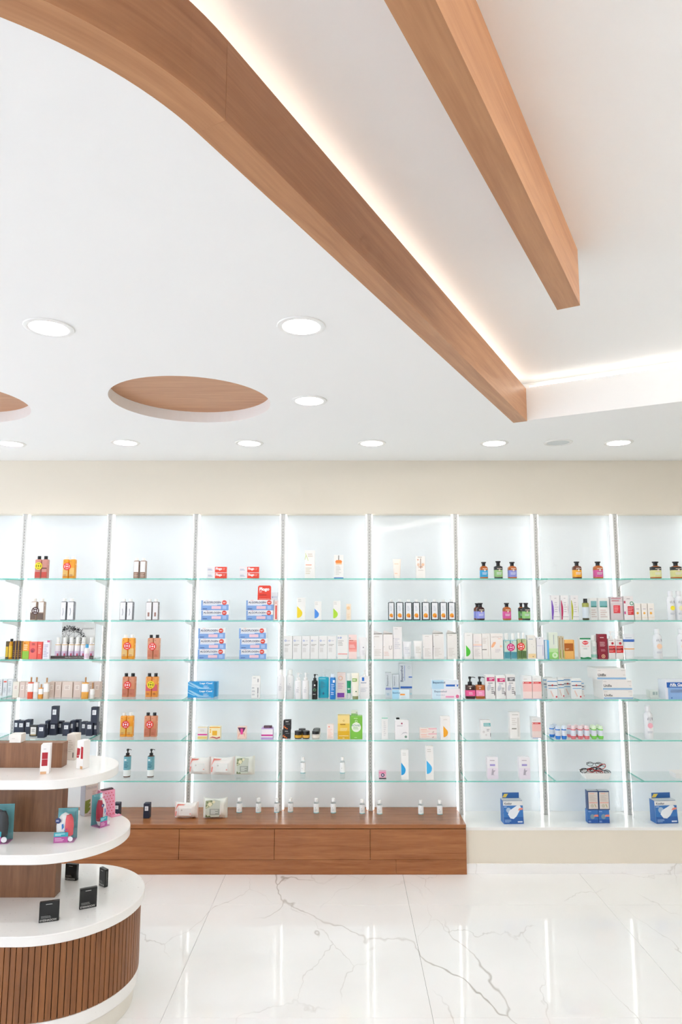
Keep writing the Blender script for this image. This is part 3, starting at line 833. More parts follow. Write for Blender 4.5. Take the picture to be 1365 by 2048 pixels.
# second bay from left
pack('B', 1, [(69, 81.5), (82, 95)], 1112, 1118.5, 1155.5, '#c98c80', BLK, 'two coral bottles with black caps and yellow sticker', (.06, .34, '#c8493c'), (77.5, 1132, YEL, '#4a4320'), dec=[('r', .12, .5, .88, .56, '#6f4038')])
pack('B', 1, [(125, 137), (137.3, 150)], 1113, 1118.5, 1155.5, ORG, '#f4f1ea', 'two orange bottles with white caps and red sticker', (.14, .55, '#e6bb6a'), (134.5, 1133, RED, '#ffffff'), dec=KM)
pack('B', 2, [(60, 72.5), (75, 88)], 1197, 1203, 1239, '#b59d8c', '#f0ece6', 'two brown and white bottles with dark brown sticker', (.42, .96, '#efece8'), (71, 1221.5, '#4b2a25', '#ffffff'), lower=(.38, '#6d584c'))
pack('B', 2, [(120.5, 132), (133.5, 148)], 1197, 1203, 1239, '#8d8e95', '#f4f4f2', 'two grey bottles with white script labels', (.03, .96, '#eeeef0'), dec=[('v', 'nuxe', .5, .45, .4, .3, '#777c88', .0)] and [('p', [[(.42, .25), (.5, .25), (.6, .45), (.52, .45)], [(.52, .45), (.6, .45), (.5, .65), (.42, .65)]], '#8b909c')])
# third shelf
vessel('B', 3, 16, 25, 1278, 1283, 1316, 'tall', '#c98a14', BLK, 'small amber oil bottle with black dropper cap', [(.1, .75, '#e0b321')])
carton('B', 3, 11, 17, 1283, 1316, '#5a4a22', 'narrow dark gold carton beside the amber oil bottle', [('r', .1, .1, .9, .7, '#d8b41e')], Y=YSF + .07)
for k, (a, b) in enumerate(((25.5, 31.5), (32, 37.5), (38, 44))):
    carton('B', 3, a, b, 1282, 1316, '#3a2114', ['leftmost', 'middle', 'rightmost'][k] + ' narrow dark brown carton with gold edge', [('r', .8, 0, 1, 1, '#c7962c'), ('l', .15, .1, .7, .5, 4, '#8a5a2a')])
carton('B', 3, 45, 58, 1283, 1317, '#ef9b2f', 'carton orange above and lime green below', [('r', 0, 0, 1, .45, '#8fc23c'), ('l', .2, .5, .8, .85, 3, '#fbe3b4'), ('o', .3, .9, .1, '#7a4a1c')])
carton('B', 3, 58.5, 74, 1284, 1317, '#ee6f62', 'coral carton with dark rose drawing', [('c', .45, .5, .3, '#c0404c'), ('c', .4, .45, .16, '#8e2f44'), ('l', .3, .8, .8, .93, 2, '#8e3036')])
carton('B', 3, 75, 84, 1284, 1317, '#ea5548', 'narrow bright red carton', [('l', .15, .3, .85, .85, 5, '#f6b7a4')])
carton('B', 3, 86, 99, 1281, 1317, '#eceaf0', 'white carton with fine floral drawing and pink corner', [('r', .6, .9, 1, 1, '#d56a90'), ('l', .15, .1, .85, .8, 8, '#b9b2cc')])
# tree display
zs = ZS[2]; Yd = YSF + .12
t = thing('counter_display', 'grey-white display board printed with a tree, third shelf, second bay from left', 'display', (on_y(160, 1300, Yd).x, Yd, zs + .0004))
x0 = on_y(123, 1280, Yd).x - t.location.x; x1 = on_y(190, 1280, Yd).x - t.location.x; hb = on_y(160, 1244, Yd).z - zs
part('backboard', box_mesh(x0, x1, 0, .003, 0, hb, 0, 'backboard'), mat('#d9d9d6', .25), t)
rs = random.Random(5)
br = []; lv = []
def limb(p, a, L, w, n):
    q = (p[0] + L * math.cos(a), p[1] + L * math.sin(a)); nx, nz = -math.sin(a) * w, math.cos(a) * w
    br.append([(p[0] + nx, p[1] + nz), (p[0] - nx, p[1] - nz), (q[0] - nx * .6, q[1] - nz * .6), (q[0] + nx * .6, q[1] + nz * .6)])
    if n == 0:
        for _ in range(9):
            c = (q[0] + rs.uniform(-.013, .013), q[1] + rs.uniform(-.012, .012)); g = rs.uniform(0, 3.1); l, m_ = .0058, .0021
            lv.append([(c[0] + l * math.cos(g), c[1] + l * math.sin(g)), (c[0] - m_ * math.sin(g), c[1] + m_ * math.cos(g)), (c[0] - l * math.cos(g), c[1] - l * math.sin(g)), (c[0] + m_ * math.sin(g), c[1] - m_ * math.cos(g))])
        return
    for da in (-.75, -.05, .7): limb(q, a + da + rs.uniform(-.15, .15), L * .72, w * .65, n - 1)
tx = on_y(136, 1280, Yd).x - t.location.x
limb((tx, .02), 1.5, hb * .30, .0024, 3)
br.append([(tx - .003, .0), (tx + .004, .0), (tx + .0022, .032), (tx - .0022, .032)])
pb = part('tree_print', poly_mesh([[(max(x0 + .001, min(x1, u)), min(v, hb - .002)) for u, v in P_] for P_ in br], 'tree_print'), mat('#2c2a28'), t, (0, -.0006, 0))
part('leaf_print', poly_mesh([P_ for P_ in lv if all(x0 < u < x1 and v < hb for u, v in P_)], 'leaf_print'), mat('#2c2a28'), t, (0, -.0009, 0))
part('brand_lettering', text_mesh('messinian', .0), mat('#8d8b86'), t, (x1 - .05, -.0006, hb * .82), (0, 0, 0), (.075, 1, .012))
xb0 = on_y(100, 1314, Yd - .05).x - t.location.x; xb1 = on_y(187, 1314, Yd - .05).x - t.location.x
part('tray', box_mesh(xb0, xb1, -.05, -.0005, 0, .0035, 0, 'tray'), mat('#e4e2de'), t)
part('front_strip', box_mesh(xb0, xb1, -.052, -.0505, 0, .018, 0, 'front_strip'), mat('#3b2a24'), t)
part('strip_lettering', text_mesh('Great Natural Cosmetics With Greek Organic Olive Oil', .01), mat('#efe9df'), t, (.02, -.0525, .009), (0, 0, 0), (.19, 1, .007))
dz = (Yd - .045, zs + .0042)
for k, xc in enumerate((114, 127.5, 140.6, 153, 165, 181)):
    vessel('B', 3, xc - 5.5, xc + 5.5, 1275, 1286, 1314, 'tall', '#f0ecef', '#f3f3f0', '', [(.12, .45, '#d9c6dc'), (.86, .9, '#d9b25a')], [('r', .55, .05, .8, .3, '#c23a5e')], Y=Yd - .042, on=dz, grp='small bottles on the tree display', full='small white patterned bottle, %s from left of six on the tree display' % ORD[k])
vessel('B', 3, 167, 177, 1289, 1296, 1317, 'tall', '#f3eff2', '#4aa7d6', 'front tester bottle with blue cap before the tree display', [(.1, .5, '#e3cbdc')], Y=YSF + .012)
# fourth shelf: perfume cartons and bottles
BG = '#ddc9be'
for k, (a, b, c, ds) in enumerate(((25.5, 38, '#e8e2d4', 'cream carton at the left end of the perfume row'), (39, 50, BG, 'dusty pink perfume carton, first from left'), (50.5, 57, BG, 'narrow dusty pink perfume carton behind the orange-red bottle'), (98, 108.5, BG, 'dusty pink perfume carton right of the beige bottle'),
        (110, 122.5, BG, 'dusty pink perfume carton in mid row'), (124, 145, '#e2d0c4', 'wide dusty pink perfume carton in mid row'), (147, 162, BG, 'dusty pink perfume carton left of the amber bottle'), (176, 187, BG, 'dusty pink perfume carton behind the smallest bottle'), (188, 200, BG, 'dusty pink perfume carton at the right end'))):
    carton('B', 4, a, b, 1364, 1390, c, ds, [('r', .22, .5, .78, .8, '#efe3da'), ('l', .3, .55, .7, .75, 3, '#b79d90')], d=.045, Y=YSF + .085)
for a, b, yc, yt, c, ds in ((55, 65.5, 1355, 1364.5, '#e0512f', 'square perfume bottle half filled orange-red'), (66.5, 76, 1355, 1364.5, '#e4ded8', 'square clear perfume bottle with white label'), (76.5, 85, 1369, 1376, '#e49a3c', 'small low perfume bottle filled amber, left half'), (87, 96.5, 1356, 1365, '#dccab8', 'square perfume bottle filled beige'),
                            (163, 176, 1355, 1365, '#e6a23a', 'square perfume bottle filled amber, right half'), (180, 187.5, 1366, 1378, '#ece6e0', 'smallest perfume bottle with wooden cap at the right')):
    vessel('B', 4, a, b, yc, yt, 1391, 'flat', c, '#b98a5c', ds, [(.42, .92, '#f3f1ee')], Y=YSF + .03, d=.024, capw=.42)
for k, (a, b) in enumerate(((-6, 4), (5.5, 14), (15, 24.5))):
    carton('A', 4, a, b, 1359, 1391, '#dfe1e3', ['cut', 'middle', 'right'][k] + ' pale grey carton in a row of three', [('r', .15, .82, .85, .9, '#e2543f') if k == 1 else ('l', .2, .6, .8, .9, 3, '#a8adb3'), ('l', .2, .2, .8, .5, 4, '#b0b5bb')], d=.06)
# fifth shelf: navy cartons
def navy(x0, x1, yt, yb, desc, **k):
    return carton('B', 5, x0, x1, yt, yb, NAVY, desc, [('r', .22, .52, .8, .82, '#e9ebee'), ('l', .32, .6, .7, .75, 3, '#9aa0a8')], **k)
fr = [(27.5, 36, 1441, 1467, 'leftmost navy carton'), (35.5, 48, 1442, 1468, 'second navy carton from left'), (50, 61, 1440, 1465, 'navy carton left of the open black box'), (75, 89, 1450, 1476, 'navy carton standing furthest forward'),
      (98.5, 112, 1445, 1471, 'navy carton in mid row, below the upper left one'), (114, 124, 1443, 1468.5, 'navy carton just right of mid row'), (125, 139, 1446, 1472, 'wide-labelled navy carton right of mid row'), (147.5, 158.5, 1440.5, 1466, 'navy carton set back at right'), (162, 171.5, 1444, 1470, 'second navy carton from right'), (172, 185, 1445, 1472, 'rightmost navy carton in the front row')]
tops = {}
for a, b, yt, yb, ds in fr: tops[a] = navy(a, b, yt, yb, ds, d=.04)
carton('B', 5, 59, 73.5, 1451, 1473, '#26241f', 'open black box showing a white labelled jar', [('r', .15, .2, .9, .85, '#eceae4'), ('r', .15, .1, .9, .2, '#b9a06a'), ('l', .3, .4, .75, .7, 3, '#8f8a80')], d=.03)
for a, b, yt, yb, ds in ((90, 97, 1442, 1462, 'narrow navy carton in the second row, left'), (140, 147, 1442, 1462, 'narrow navy carton in the second row, right'), (187, 194, 1446, 1468, 'navy carton turned sideways at the right end')):
    carton('B', 5, a, b, yt, yb, '#2c3348', ds, [('r', .2, .5, .8, .8, '#cfd2d8')], d=.05, Y=YSF + .15)
navy(102.5, 115, 1413, 1439.5, 'upright navy carton on top of the row, left', on=(YSF + .1, max(tops[98.5][1], tops[114][1])), d=.035)
navy(182, 195, 1414.5, 1440, 'upright navy carton on top of the row, right', on=(YSF + .1, tops[172][1]), d=.035)
# third bay from left
pack('C', 1, [(266.7, 278), (279.5, 291.6)], 1116, 1121, 1155.6, '#b0988a', '#f3f1ec', 'two white-labelled bottles with brown floral base', (.36, .94, '#f1efee'), lower=(.33, '#8d6a56'), dec=[('l', .2, .06, .85, .3, 4, '#d8c2b4')])
SCR = [('p', [[(.42, .25), (.5, .25), (.6, .42), (.52, .42)], [(.52, .42), (.6, .42), (.5, .62), (.42, .62)]], '#8b909c')]
pack('C', 2, [(238.8, 252), (252.7, 266)], 1198, 1203.5, 1239.5, '#7f8087', '#f4f4f2', 'two grey bottles with script on tall white labels, left', (.03, .96, '#eeeef0'), dec=SCR)
pack('C', 2, [(291, 304), (304.3, 317)], 1198, 1203.5, 1239.5, '#8a8484', '#f4f4f2', 'two grey bottles with small brown mark on white labels', (.03, .96, '#eeedee'), dec=[('r', .36, .2, .64, .42, '#9c7468')])
pack('C', 3, [(243, 255.7), (256, 269)], 1270, 1276, 1317, ORG, '#f5f3ee', 'two orange bottles with white caps and red sticker', (.14, .5, '#e2bd78'), (254.8, 1292, RED, '#ffffff'), dec=KM)
pack('C', 3, [(294.5, 306.2), (306.6, 319)], 1270, 1276, 1317, '#d99878', BLK, 'two salmon bottles with black caps and red sticker', (.08, .42, '#c9785c'), (305, 1293, RED, '#ffffff'), dec=KM)
pack('C', 4, [(244, 256.4), (256.8, 270.4)], 1347, 1353.4, 1394.5, SAL, BLK, 'two salmon bottles with black caps and red sticker', (.06, .4, '#c4745a'), (255.3, 1370, RED, '#ffffff'), dec=KM)
pack('C', 4, [(290.6, 303), (303.5, 316)], 1347, 1353.4, 1394.5, '#ee9a44', BLK, 'two orange-pink bottles with black caps and yellow sticker', (.3, .62, '#d8606a'), (302, 1369.5, YEL, '#4a4320'), dec=KM)
pack('C', 5, [(239.8, 252.2), (252.6, 266)], 1426, 1432, 1474, ORG, '#f5f3ee', 'two orange bottles with white caps and red sticker', (.14, .5, '#dfb35c'), (251.6, 1449, RED, '#ffffff'), dec=KM)
pack('C', 5, [(287.8, 300.3), (300.8, 313.6)], 1426, 1432, 1474, SAL, BLK, 'two salmon bottles with black caps and red sticker', (.06, .4, '#c4745a'), (299.4, 1449, RED, '#ffffff'), dec=KM)
for k, (a, b) in enumerate(((246, 259.6), (293.8, 306.9))):
    vessel('C', 6, a, b, 1499, 1512, 1555, 'pump', '#5f4336', BLK, ['left', 'right'][k] + ' dark pump bottle with teal and white label', [(.05, .34, '#e9efee'), (.34, .96, '#6fa9b6')], [('r', .2, .78, .5, .84, '#e8f2f2'), ('l', .2, .42, .85, .72, 4, '#3f7f8e')])
def navy7(x0, x1, yt, yb, ds): carton('C', 7, x0, x1, yt, yb, NAVY, ds, [('r', .22, .52, .8, .82, '#e9ebee'), ('l', .32, .6, .7, .75, 3, '#9aa0a8')], d=.04)
navy7(227.5, 239, 1607, 1631, 'small navy carton half hidden by the display stand')
navy7(287, 299, 1607.5, 1637, 'small navy carton standing alone')
ROSE = [('p', [[(.03, .55), (.12, .95), (.5, .93), (.4, .86), (.16, .84)], [(.02, .2), (.05, .5), (.1, .48), (.07, .2)]], '#ee8f84'), ('o', .32, .55, .03, '#9b8c80'), ('c', .72, .32, .035, '#efb4ac')]
pouch('C', 7, 350, 393, 1606, 1638, '#f4efec', 'white and pink pack of wipes', ROSE)
FLOW = [('p', [[(.1, .2), (.1, .9), (.5, .95), (.75, .9), (.72, .12), (.3, .1)]], '#ccd2c4'), ('p', [[(.1, .5), (.1, .88), (.3, .92), (.48, .85), (.4, .66), (.24, .56)]], '#a9b28c'), ('p', [[(.18, .7), (.26, .82), (.36, .8), (.4, .7), (.3, .6)], [(.38, .82), (.46, .92), (.54, .84), (.46, .76)], [(.12, .56), (.16, .66), (.22, .6)]], '#ece6c4'), ('p', [[(.1, .6), (.13, .7), (.18, .62)], [(.3, .86), (.36, .92), (.4, .85)], [(.14, .8), (.2, .86), (.2, .78)]], '#5d6f42'), ('r', .28, .2, .72, .5, '#9fa59b'), ('l', .34, .24, .68, .46, 4, '#eef0ea'), ('p', [[(.1, .1), (.12, .24), (.2, .14), (.3, .18), (.34, .1)]], '#66754a')]
pouch('D', 7, 407, 452, 1597, 1638, '#eeeee6', 'pack of wipes printed with white flowers', FLOW, crimp='#e9ebe4')
# ------------------------------------------------------------------ goods: the middle bays
FLG = [('r', .4, .04, 1, .96, '#e8452f'), ('t', 'Flogo', .6, .6, .32, .52, '#ffffff', .04), ('l', .8, .4, .93, .8, 2, '#f4a08e'), ('l', .04, .35, .3, .65, 2, '#9aa6c4')]
for nm, (a, b) in (('left', (414.4, 454)), ('right', (479, 518.5))):
    on = carton('D', 1, a, b, 1145.6, 1157, '#efedf0', 'lower red and white box of the %s pair' % nm, FLG, d=.04)
    carton('D', 1, a, b, 1133.4, 1145, '#efedf0', 'upper red and white box of the %s pair' % nm, FLG, d=.04, on=on)
ALG = [('r', 0, 0, 1, .55, '#83a9df'), ('r', 0, .55, .06, .96, '#83a9df'), ('t', 'ALGOFLOGEN', .40, .76, .64, .2, '#2c3a66', .02), ('c', .84, .74, .085, '#e0493a'), ('t', 'FAST', .84, .74, .1, .12, '#ffffff', .03),
       ('r', .38, .12, .72, .4, '#efc9d6'), ('r', .78, .1, .92, .42, '#a9c4ec'), ('l', .05, .42, .72, .56, 1, '#f4f7fc'), ('l', .06, .08, .24, .2, 1, '#35508c'), ('l', .16, .92, .34, .98, 1, '#e8907f')]
def stack(bay, sh, rows, pos, d=.05):
    on = None
    for k, (a, b, yt, yb) in enumerate(rows):
        nm = ['bottom', 'middle', 'top'][k] if len(rows) == 3 else ['bottom', 'top'][k]
        on = carton(bay, sh, a, b, yt, yb, '#f0f1f4', '%s blue and white box of the %s stack' % (nm, pos), ALG, d=d, on=on, grp='blue and white gel boxes')
    return on
stack('D', 2, [(402.7, 457.5, 1220.8, 1241), (402.7, 457.7, 1200, 1220.6)], 'left')
on = stack('D', 2, [(492.8, 546.5, 1220.8, 1241), (492.8, 547.5, 1200, 1220.6)], 'right')
carton('D', 2, 549, 555.5, 1201, 1241, '#f2dcd8', 'narrow red and white box standing at the right end', [('r', .3, .05, .8, .75, '#e2564a'), ('l', .2, .8, .9, .95, 2, '#d9897f')], d=.05)
# shelf talker and boxes on the right stack
t = thing('shelf_sign', 'red rounded sign standing on the right stack of gel boxes', 'sign', (on_y(529, 1185, on[0] + .004).x, on[0] + .006, on[1]))
w = on_y(542.3, 1185, on[0]).x - on_y(515.5, 1185, on[0]).x; h = on_y(529, 1171, on[0]).z - on[1]
pts = []
for cx, cz, r, a0 in ((w / 2 - .012, h - .012, .012, 0), (-w / 2 + .014, h - .012, .012, 90)):
    for k in range(7):
        a = math.radians(a0 + 15 * k); pts.append((cx + r * math.cos(a), cz + r * math.sin(a)))
pts += [(-w / 2, 0), (w / 2, 0)]
bm = bmesh.new(); f = bm.faces.new([bm.verts.new((x, 0, z)) for x, z in pts]); r = bmesh.ops.extrude_face_region(bm, geom=[f])
for v in r['geom']:
    if isinstance(v, bmesh.types.BMVert): v.co.y += .003
bmesh.ops.recalc_face_normals(bm, faces=bm.faces[:])
part('sign_board', mesh_from(bm, 'sign_board'), mat('#e5402c'), t)
deco(t, [('t', 'Flogo', .5, .72, .74, .3, '#ffffff', .045), ('r', .12, .54, .32, .57, '#ffffff'), ('l', .12, .28, .9, .4, 1, '#b8281c'), ('r', .1, .05, .92, .08, '#f4b2a4')], w, h, 0)
carton('D', 2, 543.2, 555.5, 1185, 1199, '#dfe3ea', 'small pale grey box lying behind the red sign', [('r', 0, .2, 1, .5, '#c9d0de'), ('c', .2, .35, .06, '#4a5f9c')], d=.03, Y=on[0] + .015, on=(on[0] + .01, on[1]))
stack('D', 3, [(396, 450, 1298.7, 1319), (397.5, 451.8, 1277.5, 1298.2), (397, 450.8, 1256, 1276.8)], 'left')
stack('D', 3, [(479, 532.7, 1298.7, 1319), (480, 534.6, 1277.5, 1298.2), (478.5, 532.4, 1256, 1276.8)], 'right')
LEG = [('p', [[(0, .95), (.1, .95), (.5, .3), (.9, .12), (.9, .05), (.4, .12)], [(0, .6), (0, .75), (.3, .3), (.25, .25)]], '#9fd3f3'), ('t', 'Legs Cool', .70, .8, .48, .26, '#ffffff', .03), ('l', .6, .2, .85, .55, 4, '#c9e6f8')]
a1 = carton('D', 4, 375.6, 427.5, 1379.8, 1395.6, '#2e9fdf', 'lower front bright blue box of the block of four', LEG, d=.05)
carton('D', 4, 376.2, 427.9, 1364, 1379.4, '#2e9fdf', 'upper front bright blue box of the block of four', LEG, d=.05, on=a1)
a2 = carton('D', 4, 384, 434.5, 1379.8, 1395.6, '#4aaee4', 'lower rear bright blue box of the block of four', (), d=.05, Y=a1[0] + .055)
carton('D', 4, 384, 435, 1364, 1379.4, '#4aaee4', 'upper rear bright blue box of the block of four', (), d=.05, on=a2)
w1 = carton('D', 4, 503, 519.8, 1370, 1396.5, '#efefed', 'lower white carton with small grey print', [('r', .72, .35, .84, .8, '#8f9195'), ('r', .72, .05, .84, .3, '#a7a9ad'), ('l', .08, .15, .5, .9, 3, '#c4c6c9')], d=.04)
carton('D', 4, 504, 520.4, 1352.5, 1369.6, '#f0f0ee', 'upper white carton with small grey print', [('r', .7, .3, .82, .7, '#97999d'), ('l', .15, .7, .7, .9, 1, '#c4c6c9')], d=.04, on=w1)
carton('D', 5, 395.8, 414.8, 1454, 1478, '#eeece8', 'white box with magenta stripe and yellow foot', [('r', 0, 0, 1, .22, '#f0d988'), ('r', 0, .3, 1, .42, '#d9489a'), ('r', 0, .95, 1, 1, '#f0df9c'), ('l', .25, .6, .75, .8, 2, '#d3cfc9')])
carton('D', 5, 418.8, 440.6, 1454, 1478, '#f8ecc4', 'yellow and cream box with amber square', [('r', 0, .92, 1, 1, '#f2ac2e'), ('r', .28, .3, .72, .68, '#efb62b'), ('c', .1, .75, .07, '#efb62b'), ('c', .1, .58, .07, '#efb62b'), ('p', [[(0, .06), (.3, .2), (.7, .1), (1, .2), (1, .1), (.7, .02), (.3, .12)]], '#c2354f')])
carton('D', 5, 474.8, 492.6, 1454, 1478, '#f3d6c8', 'cream box with purple funnel and pink lettering', [('p', [[(.05, .95), (.95, .95), (.72, .6), (.6, .45), (.4, .45), (.28, .6)]], '#5d2a52'), ('r', .36, .38, .64, .86, '#e8479a'), ('p', [[(.1, .08), (.3, .45), (.2, .5)], [(.9, .08), (.7, .45), (.8, .5)]], '#e3a184')])
p5 = carton('D', 5, 523, 546, 1456.5, 1479, '#f1eef2', 'white and lilac box with magenta stripe', [('r', 0, 0, 1, .18, '#c3a4dc'), ('r', 0, .3, 1, .44, '#d23a98'), ('r', 0, .92, 1, 1, '#c3a4dc')], side='#c9b2de', top='#c3a4dc')
carton('D', 5, 528, 544, 1452, 1456, '#4b2438', 'flat dark plum box lying on the lilac box', [('l', .1, .2, .9, .8, 1, '#8d6a7a')], on=p5, d=.025)
pouch('D', 6, 379, 419, 1515, 1550, '#f4efec', 'left white and pink pack of wipes', ROSE)
pouch('D', 6, 422, 466, 1515, 1551, '#f4efec', 'right white and pink pack of wipes', ROSE)
pouch('D', 6, 470, 507, 1513, 1551, '#eeeee6', 'pack of wipes printed with white flowers', FLOW, crimp='#e9ebe4')
# clear bottles along the counter
for k, (xc, yt, yb) in enumerate(((478, 1597.5, 1638.5), (516.5, 1597.5, 1638.5), (553.5, 1597.5, 1638), (581, 1597.5, 1637), (632.8, 1598, 1639.5), (667, 1598, 1639.5), (725, 1600.5, 1640), (760, 1601.5, 1641), (843, 1601.5, 1641.5), (881, 1602, 1642))):
    vessel('D', 7, xc - 5.4, xc + 5.4, yt, yt + 6.5, yb, 'mini', '#ffffff', '#f5f5f3', '', [(.40, .90, '#eef0f0'), (.36, .40, '#6fbcc4')], [('c', .35, .68, .05, '#46484c'), ('l', .25, .48, .8, .62, 3, '#c0c5c7')], glass=True, grp='clear bottles on the counter', full='small clear bottle with white label, %s from left of ten on the counter' % ORD[k])
for k, xc in enumerate((606, 685.5)):
    vessel('E', 6, xc - 5, xc + 5, 1515, 1522, 1558, 'mini', '#ffffff', '#f5f5f3', ['left', 'right'][k] + ' small clear bottle with white label', [(.34, .90, '#f2f4f4'), (.30, .34, '#6fbcc4')], [('c', .35, .6, .05, '#46484c')], glass=True)
# fifth bay
carton('E', 1, 610, 630, 1101, 1156.7, WT, 'tall white carton with green lambda mark', [('p', [[(.0, .68), (.04, .68), (.15, .82), (.12, .88), (.1, .82)], [(.04, .9), (.08, .9), (.36, .63), (.32, .63)]], '#b9d25a'), ('r', .1, .47, .68, .5, '#f0a888'), ('l', .1, .15, .7, .4, 4, '#ddd6c4'), ('l', .3, .76, .9, .9, 2, '#dcd2c8')])
carton('E', 1, 668.4, 687.4, 1110, 1157, WT, 'white carton with orange cap drawing and blue foot', [('r', 0, 0, 1, .045, '#1f5fb4'), ('r', .45, .78, .55, .98, '#8d8a86'), ('p', [[(.2, .66), (.8, .66), (.86, .72), (.74, .78), (.26, .78), (.14, .72)]], '#ef8a3c'), ('r', .2, .6, .82, .66, '#f6bd8a'), ('l', .2, .15, .8, .55, 6, '#d9d7d4')])
for a, b, yt, c, nm in ((594.7, 610.8, 1195.5, '#f4d92a', 'yellow'), (629.6, 643, 1203, '#4a8fe4', 'blue'), (667, 681, 1202, '#b4de3a', 'lime green')):
    carton('E', 2, a, b, yt, 1241, WT, 'white carton with %s half drop' % nm, [('h', 0, .1, .66, .62, c), ('l', .1, .8, .7, .95, 2, '#d6d4d1')])
carton('E', 2, 693, 702.4, 1208, 1241, '#f6e6d2', 'narrow pale peach carton', [('c', .45, .75, .36, '#f3cf9e'), ('l', .2, .1, .8, .4, 4, '#ecd3b4')])
for k, (a, b) in enumerate(((567.5, 585), (586, 603.3), (604.3, 620.4), (621, 637.4), (638.2, 655), (655.8, 672.8))):
    carton('E', 3, a, b, 1272.4, 1319, '#ebebea', '', [('o', .22, .8, .11, '#4377c4'), ('l', .4, .77, .8, .83, 1, '#c9ccd4'), ('l', .12, .56, .8, .66, 2, '#a9a6a2'), ('l', .12, .3, .6, .5, 5, '#cdcbc9')], d=.04, grp='row of six white cartons with blue ring', full='white carton with small blue ring, %s from left of six, third shelf' % ORD[k])
carton('E', 3, 675.5, 695.5, 1271, 1319, WB, 'white carton with two blue marks and red line', [('o', .1, .9, .07, '#3b6fc0'), ('c', .32, .9, .08, '#3b6fc0'), ('c', .32, .9, .04, '#dfe8f6'), ('r', .05, .2, .98, .225, '#df5a55'), ('l', .05, .55, .7, .8, 4, '#b9b6b3')], d=.04)
carton('E', 3, 698, 714, 1270, 1319, '#f6dcd8', 'carton fading from pale to coral pink', [('r', 0, .3, 1, .78, '#f2a9a0'), ('r', 0, .4, 1, .7, '#ee8d86'), ('o', .15, .87, .09, '#8aa29c'), ('l', .05, .74, .7, .8, 1, '#c8564e'), ('l', .1, .45, .8, .6, 3, '#f8d6d2')], d=.035)
tube('E', 3, 718, 736, 1274.6, 1319, '#f0eff1', '#f2f1f0', 'plain white cream tube at the right end', [('c', .5, .53, .07, '#5d5668'), ('l', .3, .2, .7, .4, 3, '#d8d4dc')])
# fourth shelf bottles
for a, b, yc, yt, yb, st, ds in ((554, 569, 1340, 1350, 1399, 'tall', 'white lotion bottle at the left end'), (571, 588, 1340, 1350, 1397, 'tall', 'rounded white lotion bottle, second from left'), (589.5, 603, 1346, 1361, 1399, 'pump', 'white pump bottle, left of a pair'), (604.5, 618, 1346, 1361, 1399, 'pump', 'white pump bottle, right of a pair')):
    vessel('E', 4, a, b, yc, yt, yb, st, '#efeff0', '#f2f2f1', ds, (), [('c', .5, .62, .04, '#8b8d92'), ('l', .25, .35, .8, .55, 4, '#c4c5ca')])
vessel('E', 4, 624, 635.5, 1348.6, 1361, 1399.7, 'pump', '#191b1c', '#131415', 'black pump bottle with green emblem', (), [('c', .5, .75, .14, '#e8e8e6'), ('o', .5, .5, .26, '#4f7d5a'), ('r', .48, .42, .52, .58, '#4f7d5a'), ('l', .2, .24, .85, .3, 1, '#c8ccc8')])
vessel('E', 4, 637, 658, 1339.6, 1354, 1396, 'sqpump', '#22b4cf', '#e9eff0', 'wide turquoise gel bottle with clear pump', (), [('r', .08, .9, .7, .93, '#9fe4ee'), ('l', .2, .45, .7, .8, 6, '#148ba8'), ('p', [[(.45, .14), (.6, .2), (.5, .3), (.4, .22)]], '#146d96'), ('l', .06, .1, .3, .4, 6, '#148ba8')])
vessel('E', 4, 660, 672, 1348, 1355, 1399, 'mini', '#1f7fd0', '#dbe7f2', 'tall blue bottle with pale cap', [(.97, .99, '#8fc0ea')], [('r', .5, .76, .85, .88, '#e6eef6'), ('l', .25, .4, .9, .72, 4, '#b4d4f0'), ('l', .2, .2, .8, .35, 2, '#d6e6f6')])
carton('E', 4, 675, 691.5, 1345.5, 1396, '#f3e2dc', 'pale pink carton with purple foot', [('r', 0, .02, .86, .2, '#8540ac'), ('o', .4, .78, .28, '#f0c6a8'), ('l', .1, .35, .8, .6, 4, '#d9b8c4')])
tube('E', 4, 694, 703, 1347, 1397, '#eef1ee', '#f0f0ee', 'narrow white tube with green lower half', [], bands=[(.2, .7, '#16a070')], Y=YSF + .06)
tube('E', 4, 703.5, 719, 1346.6, 1399, '#f3efdf', '#8c9464', 'cream tube with olive cap and green label', [('r', .02, .68, .75, .8, '#8fb45c'), ('l', .1, .7, .7, .78, 1, '#eef4e0'), ('c', .6, .3, .1, '#4d8552')])
vessel('E', 4, 720, 740, 1341, 1352, 1398, 'sqpump', '#f2f1f2', '#f2f2f0', 'wide white pump bottle with small blue square', (), [('r', .22, .78, .45, .94, '#2f78d6'), ('l', .12, .66, .9, .74, 1, '#9aa4b8'), ('l', .1, .3, .8, .5, 4, '#c9ccd6')])
ZX = [('l', .3, .78, .85, .92, 1, '#dcdcda'), ('l', .4, .55, .95, .65, 1, '#8d8f92'), ('c', .12, .3, .09, '#d8642a'), ('c', .3, .22, .1, '#e58a3c'), ('c', .5, .12, .09, '#c9521f'), ('c', .2, .42, .06, '#a8431a')]
zb5 = carton('E', 5, 565.3, 581.3, 1460, 1477.5, '#1d1d1f', 'lower black box with orange splashes', ZX, d=.04)
carton('E', 5, 566.8, 582.4, 1440.5, 1459.6, '#1d1d1f', 'upper black box with orange splashes', ZX, d=.04, on=zb5)
jar('E', 5, 588.9, 604.3, 1463, 1478, '#2a241c', '#171717', '#dba62c', 'front left black-lidded jar with gold label', Y=YSF + .03)
jar('E', 5, 604.7, 619.8, 1463, 1478, '#2a241c', '#171717', '#e0ac4a', 'front right black-lidded jar with gold label', Y=YSF + .03)
